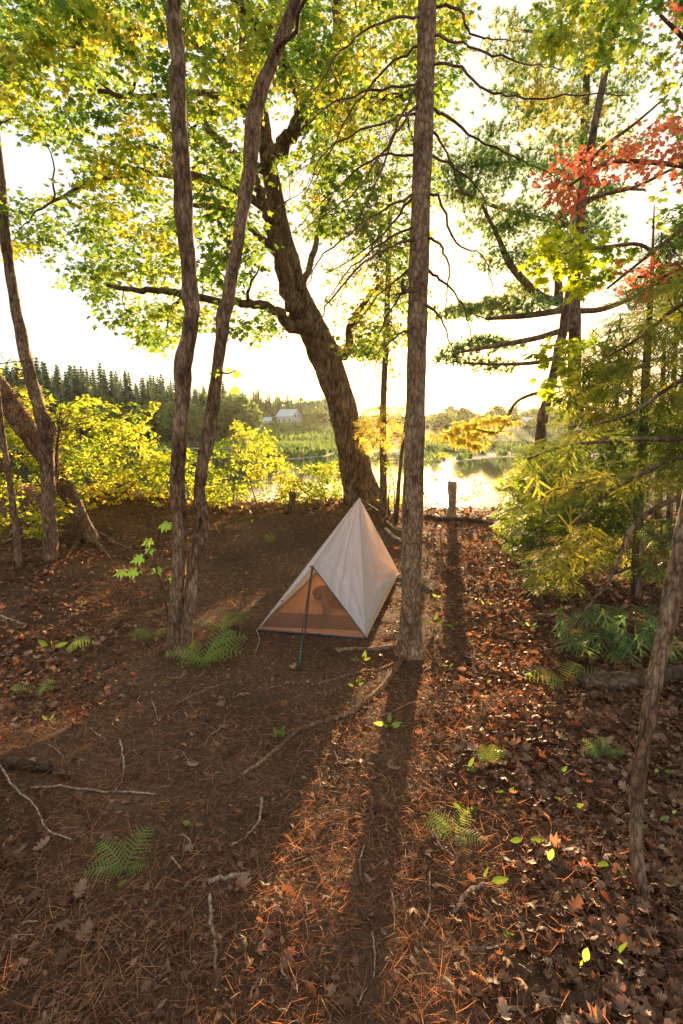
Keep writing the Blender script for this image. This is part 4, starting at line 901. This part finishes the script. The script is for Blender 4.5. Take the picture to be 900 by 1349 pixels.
stick('fallen_stick', 'pale twig near the centre fern pointing down to the right', [(570,1095),(580,1115),(598,1130)], .005, .003)
stick('fallen_stick', 'short pale twig with yellow leaf in the shade of the bare trunk', [(500,945),(525,935),(548,925)], .004, .003)
stick('fallen_stick', 'pale stick lying at the left edge under the slim tree', [(-5,812),(15,818),(35,825)], .014, .01)
stick('fallen_stick', 'long orange-lit branch on the ground behind the dark slim tree', [(5,715),(40,705),(90,700)], .02, .012)
tlist = [(180,920,195,935),(200,925,208,950),(290,960,270,985),(310,920,330,915),(480,1115,475,1160),(515,1175,520,1230),(440,990,450,1010),(150,890,175,880),(60,980,85,1000),(240,1100,255,1120),(350,910,375,905),(620,880,640,900),(400,1180,405,1210),(560,960,590,975),(490,1230,492,1290),(30,1220,50,1215),(225,1130,240,1150),(370,1270,380,1290),(640,1250,700,1240),(120,960,140,975),(230,930,300,900),(90,860,120,850),(590,930,610,925),(700,1200,740,1190),(760,1010,730,1030),(265,700,285,690),(550,1040,600,1045),(385,1120,395,1128),(470,1330,485,1300),(330,1320,340,1290)]
for (a1, b1, a2, b2) in tlist:
    stick('small_twig', 'small pale dry twig lying on the needle-covered ground', [(a1, b1), ((a1+a2)/2+random.uniform(-4, 4), (b1+b2)/2+random.uniform(-3, 3)), (a2, b2)], .0035, .002, group='small dry twigs scattered on the ground', cat='twig')
stick('fallen_log', 'dark mossy log lying among leaves at the right behind the foreground sapling', [(765,905),(800,905),(850,900),(900,892),(940,890)], .07, .06, 'log', cat='log', lift=.0)
stick('fallen_log', 'short dark rotting log at the left edge above the leaf pile', [(-60,1005),(-20,1010),(30,1014),(70,1020)], .028, .018, 'log', cat='log', lift=.02)
stick('fallen_branch', 'weathered grey forked branch on the ground behind the tent', [(508,698),(518,708),(526,712),(536,719),(549,722)], .028, .016, 'dead', cat='branch')
stick('fallen_stick', 'short grey driftwood stick just above the forked branch behind the tent', [(510,688),(522,698),(532,700)], .018, .010, 'dead')
stick('fallen_log', 'dark log lying across the bank right of the bare trunk', [(560,684),(600,686),(640,690),(670,700)], .06, .05, 'log', cat='log')
stick('fallen_branch', 'dark dead branch lying across leaves right of the path', [(650,835),(690,850),(730,862),(760,860)], .018, .01, 'log', cat='branch')
for (u, v, vt, w, lab) in [(594,684,634,12,'tall narrow sunlit stump post in front of the water glint'), (385,672,648,9,'small dark stump on the bank left of the tent peak')]:
    p0 = G(u, v); h_ = (v-vt)/F*p0[1]; mb = MB(); r0 = W(w, p0[1]); zs = np.linspace(-.05, h_, 9)
    mb.tube([p0+[.01*math.sin(k*3), 0, k] for k in zs], r0*(1+.35*np.exp(-(zs+.05)*9)), 12, True, .2, 7); mb.tube([p0+[-r0*.5, 0, h_-.02], p0+[-r0*.4, 0, h_+.05]], [r0*.35, r0*.1], 5)
    o = mb.build('tree_stump', M['dead'] if u > 500 else M['bark'], None, True, origin=p0); tag(o, lab, 'stump')  # taller post: paler wood colour stands in for golden light on it
# ------------------------------------------------------------------ ferns
def frond_tpl(seed, n=11):
    r = random.Random(seed); V = []; Fc = []
    for i in range(n):
        t = .10+.90*i/n; y = t; z = .38*math.sin(t*2.3)-.28*t; l = .36*math.sin(min(1, (1-t)*1.5+.10)*1.57)*(1 if t > .2 else .75)*r.uniform(.9, 1.08)
        for s in (-1, 1):
            m = 7; sk_ = r.uniform(.28, .45); dz = r.uniform(.15, .5)
            for k in range(m):
                q = k/m; q2 = (k+.95)/m; w = .030*(1-q)**.7+.005; x0, x1 = s*l*q, s*l*q2; y0 = y+abs(x0)*sk_; y1 = y+abs(x1)*sk_; z0 = z-dz*abs(x0)**1.4; z1 = z-dz*abs(x1)**1.4; xm = x0*.35+x1*.65
                b = len(V); V += [(x0, y0, z0), (xm, (y0+y1)/2-w, z0-.006), (x1, y1, z1), (xm, (y0+y1)/2+w, z0-.006)]; Fc.append((b, b+1, b+2, b+3))
        b = len(V); V += [(-.007, y-.07, z), (.007, y-.07, z), (.005, y+.02, z+.003), (-.005, y+.02, z+.003)]; Fc.append((b, b+1, b+2, b+3))
    return np.array(V), np.array(Fc)
FR_T = [frond_tpl(s) for s in range(3)]
def fern(label, u, v, fr, lm='fern', cat='fern'):
    b0 = G(u, v); r_ = thing('fern', label, cat, b0)
    for (az, l, up_) in fr:
        t = random.choice(FR_T); d_ = np.array([math.sin(az), -math.cos(az), up_]); 
        leaves('frond', np.array([b0]), np.array([[0, -.25, 1.]]), d_[None, :], np.array([l]), t, M[lm], r_, var=np.array([random.random()]))
    mb = MB(); mb.tube([b0+[0, 0, -.02], b0+[0, 0, .03]], [.008, .004], 6); mb.build('stem', M['twig'], r_)
    return r_
fern('large spreading fern at the foot of the twin-stemmed tree', 268, 872, [(1.3,.34,.3),(1.9,.36,.45),(2.5,.33,.5),(.3,.26,.25),(-.6,.26,.25),(-1.3,.28,.3),(.9,.3,.3),(-2.2,.22,.5),(1.6,.30,.8)])
fern('smaller sunlit fern behind the large one at the twin stems', 290, 828, [(1.2,.26,.3),(1.8,.28,.4),(-1.2,.22,.3),(2.6,.2,.5),(.4,.18,.2)], 'sprout')
fern('green fern growing from the leaf pile in the left foreground', 165, 1150, [(-1.25,.15,.25),(-2.1,.16,.5),(2.8,.17,.6),(1.6,.10,.3)])
fern('small fern with yellow-lit tips in the right of the path', 598, 1100, [(-1.6,.14,.35),(-2.2,.13,.5),(2.4,.12,.5),(.9,.13,.2),(.2,.10,.1)])
fern('upright small golden fern right of the path', 644, 1010, [(-1.9,.11,1.2),(-2.6,.11,1.5),(2.5,.11,1.4),(1.7,.12,1.1)], 'sprout')
fern('low moss-green fern tuft at the left edge', 48, 915, [(-1.5,.16,.3),(1.5,.16,.35),(2.6,.13,.4)])
fern('pale fern frond lying out from a sprout at the left', 85, 858, [(1.5,.26,.3),(1.9,.2,.35)])
fern('tiny bright green seedling tuft above the tent on its left', 357, 716, [(-2.2,.14,1.2),(3.1,.15,1.4),(2.2,.14,1.2),(-1.3,.1,.6),(1.3,.1,.6)], 'sprout', 'seedling')
fern('mossy fern patch on the leaves below the hemlock boughs', 745, 900, [(-1.5,.3,.15),(-.9,.22,.1),(1.5,.28,.15),(2.4,.22,.3)])
fern('dark moss-green fern clump at right above the leafy ground', 792, 1000, [(-1.5,.12,.5),(-2.3,.12,.7),(2.6,.12,.7),(1.5,.12,.4)])
fern('low green sprig at the foot of the left twin stem', 205, 845, [(-1.4,.22,.3),(-2,.2,.4),(2.8,.14,.5)], 'sprout')
# ------------------------------------------------------------------ broad-leaved sprouts
def sprout(label, u, v, lf, size, stem=.05, lm='sprout', grp=None):
    b0 = G(u, v); r_ = thing('woodland_sprout', label, 'seedling', b0, grp); tp = b0+np.array([0, 0, stem])
    mb = MB(); pos = []; dr = []
    for az, el in lf:
        d_ = np.array([math.sin(az)*math.cos(el), -math.cos(az)*math.cos(el), math.sin(el)]); e = tp+d_*size*.35; mb.tube(catmull([b0, tp*.6+b0*.4, e], 3), .0013, 4); pos.append(e); dr.append(d_)
    mb.build('stem', M['twig'], r_)
    for p1, d1 in zip(pos, dr): leaves('leaf', p1[None, :], np.array([[0, -.8, .6]])+RS.randn(1, 3)*.35, d1[None, :], np.array([size*random.uniform(.75, 1.2)]), LANCE, M[lm], r_)
    return r_
sprout('large glowing yellow-green leaf standing upright in the lower right foreground', 638, 1178, [(.1,1.2),(1.6,.1)], .075)
sprout('bright yellow oval leaf above the large glowing leaf', 692, 1118, [(-1.2,.2),(1.3,.2)], .05, .04)
sprout('dark green oval leaf right of the bright yellow leaf', 722, 1148, [(.2,1.3)], .055, .03, 'fern')
sprout('paired green leaves low at the lower right above the arched twig', 768, 1280, [(.1,1.4),(-.6,.9)], .05, .02, 'fern')
sprout('green and yellow leaf pair near the bottom right', 812, 1272, [(-.2,.6),(.9,1.2)], .055, .03)
sprout('trailing green sprout left of the foreground sapling', 806, 1150, [(-1.2,.4),(1.0,-.1),(.2,.3)], .055, .03)
sprout('thin yellow blades right of the golden fern', 668, 1050, [(-1.2,.3),(.6,.9)], .05, .02)
sprout('bright sprout with rounded leaf at the left under the slim tree', 68, 862, [(-.8,.8),(.6,1.1),(1.7,.3)], .08, .05)
sprout('pair of small round green leaves left of centre', 238, 1088, [(1.2,.2),(1.5,-.3)], .035, .02, 'fern')
sprout('bright moss-like sprig beside the long root', 368, 975, [(-1,.8),(0,1.2),(1,.9),(2.4,.9),(-2.2,.9)], .05, .01)
sprout('low yellow sprout on the ground right of the bare trunk', 572, 832, [(-1.5,.4),(1.4,.5),(.2,.9),(2.6,.8)], .08, .06)
sprout('sunlit sprig of small leaves between root and tent', 476, 882, [(-1.5,.3),(-.8,.8),(.6,.9),(1.4,.4),(2.4,1)], .06, .06)
sprout('second sunlit sprig just below, beside the root', 470, 915, [(-1.3,.5),(1.2,.7),(0,1.1),(2.4,1)], .055, .05)
sprout('dark green star-shaped sprig in the shadow of the bare trunk', 512, 962, [(-1.5,.2),(-.4,.4),(.7,.4),(1.6,.2),(2.9,.4)], .06, .03, 'fern')
sprout('green leaf pair at the right edge beside the sapling', 885, 1085, [(-.3,.9),(-1.2,.0)], .05, .04, 'fern')
for (u, v) in [(560,880),(615,1020),(560,770),(600,830),(655,885),(700,830),(735,1025),(750,1070),(610,1075),(560,1090),(640,905),(575,790),(590,885),(850,1100),(870,1020),(660,1240),(640,800),(690,895),(830,1060),(190,760),(240,770),(260,745),(310,760),(150,700),(330,690),(300,735),(65,955),(270,770),(150,1180),(215,905),(235,690),(110,800)]:
    sprout('tiny green seedling poking up through the litter', u, v, [(random.uniform(-3, 3), random.uniform(0, 1)) for _ in range(random.choice([2, 2, 3, 4]))], random.uniform(.032, .055), .02, random.choice(['sprout', 'sprout', 'fern']), 'tiny seedlings dotted over the forest floor')

def haze_mat():
    m, nt = mat('evening_haze'); v = N(nt, 'ShaderNodeVolumeScatter', inp={'Color': (1, .93, .8, 1), 'Density': .0001, 'Anisotropy': .72}); o = N(nt, 'ShaderNodeOutputMaterial'); L(nt, v.outputs[0], o.inputs[1]); return m
mb = MB(); mb.box((0, 150, 4.5), (500, 312, 13)); hzo = mb.build('haze', haze_mat(), None, False); hzo['kind'] = 'structure'
# ================================================================== light, sky, camera
w = bpy.data.worlds.new('World'); bpy.context.scene.world = w; w.use_nodes = True; nt = w.node_tree; nt.nodes.clear()
el = math.asin(S[2]); az = math.atan2(S[0], S[1])
sky = N(nt, 'ShaderNodeTexSky', sky_type='NISHITA', sun_disc=False, sun_elevation=el, sun_rotation=az, air_density=1.0, dust_density=2.0)
bg = N(nt, 'ShaderNodeBackground', inp={'Strength': .12}); L(nt, sky.outputs[0], bg.inputs[0])
g = N(nt, 'ShaderNodeTexCoord'); dt = N(nt, 'ShaderNodeVectorMath', operation='DOT_PRODUCT'); L(nt, g.outputs['Generated'], dt.inputs[0]); dt.inputs[1].default_value = tuple(S)
rp = N(nt, 'ShaderNodeValToRGB'); e = rp.color_ramp.elements
mr = N(nt, 'ShaderNodeMapRange', inp={1: -1, 2: 1}); L(nt, dt.outputs['Value'], mr.inputs[0]); L(nt, mr.outputs[0], rp.inputs[0])
for i, (p_, c_) in enumerate([(0, (.76,.69,.61)), (.53, (.66,.63,.59)), (.74, (.82,.88,.92)), (.90, (.93,.91,.84)), (.985, (1.0,.86,.60))]):
    if i > 1: e.new(p_)
    e[i].position = p_; e[i].color = (*c_, 1)
pw = N(nt, 'ShaderNodeMath', operation='POWER', inp={1: 1400}); mxx = N(nt, 'ShaderNodeMath', operation='MAXIMUM', inp={1: 0}); L(nt, dt.outputs['Value'], mxx.inputs[0]); L(nt, mxx.outputs[0], pw.inputs[0])
pm = N(nt, 'ShaderNodeMath', operation='MULTIPLY', inp={1: 14.0}); L(nt, pw.outputs[0], pm.inputs[0])
bg2 = N(nt, 'ShaderNodeBackground', inp={'Strength': 1.0}); L(nt, rp.outputs[0], bg2.inputs[0])
bg3 = N(nt, 'ShaderNodeBackground', inp={'Color': (1, .78, .45, 1)}); L(nt, pm.outputs[0], bg3.inputs[1])
ad = N(nt, 'ShaderNodeAddShader'); ad2 = N(nt, 'ShaderNodeAddShader'); L(nt, bg.outputs[0], ad.inputs[0]); L(nt, bg2.outputs[0], ad.inputs[1]); L(nt, ad.outputs[0], ad2.inputs[0]); L(nt, bg3.outputs[0], ad2.inputs[1])
o = N(nt, 'ShaderNodeOutputWorld'); L(nt, ad2.outputs[0], o.inputs[0])
sl = bpy.data.lights.new('sun', 'SUN'); sl.energy = 17.0; sl.angle = R(.6); sl.color = (1, .67, .34)
so = bpy.data.objects.new('sun', sl); C.objects.link(so); SL = S.copy(); SL[2] = np.hypot(S[0], S[1])*math.tan(R(7.0))
so.rotation_euler = Vector(SL).to_track_quat('Z', 'Y').to_euler(); so.location = (0, 0, 30)
cd = bpy.data.cameras.new('camera'); cd.sensor_fit = 'VERTICAL'; cd.sensor_height = 36; cd.lens = 36*F/1349; cd.clip_start = .05; cd.clip_end = 6000
co = bpy.data.objects.new('camera', cd); C.objects.link(co); co.location = CAM; co.rotation_euler = (math.pi/2-TILT, 0, 0)
sc = bpy.context.scene; sc.camera = co
sc.view_settings.view_transform = 'Standard'; sc.view_settings.look = 'None'; sc.view_settings.exposure = 0; sc.view_settings.gamma = 1
sc.cycles.use_denoising = True; sc.cycles.max_bounces = 6; sc.cycles.transmission_bounces = 4; sc.cycles.diffuse_bounces = 3; sc.cycles.sample_clamp_indirect = 4; sc.cycles.volume_bounces = 0; sc.cycles.transparent_max_bounces = 12
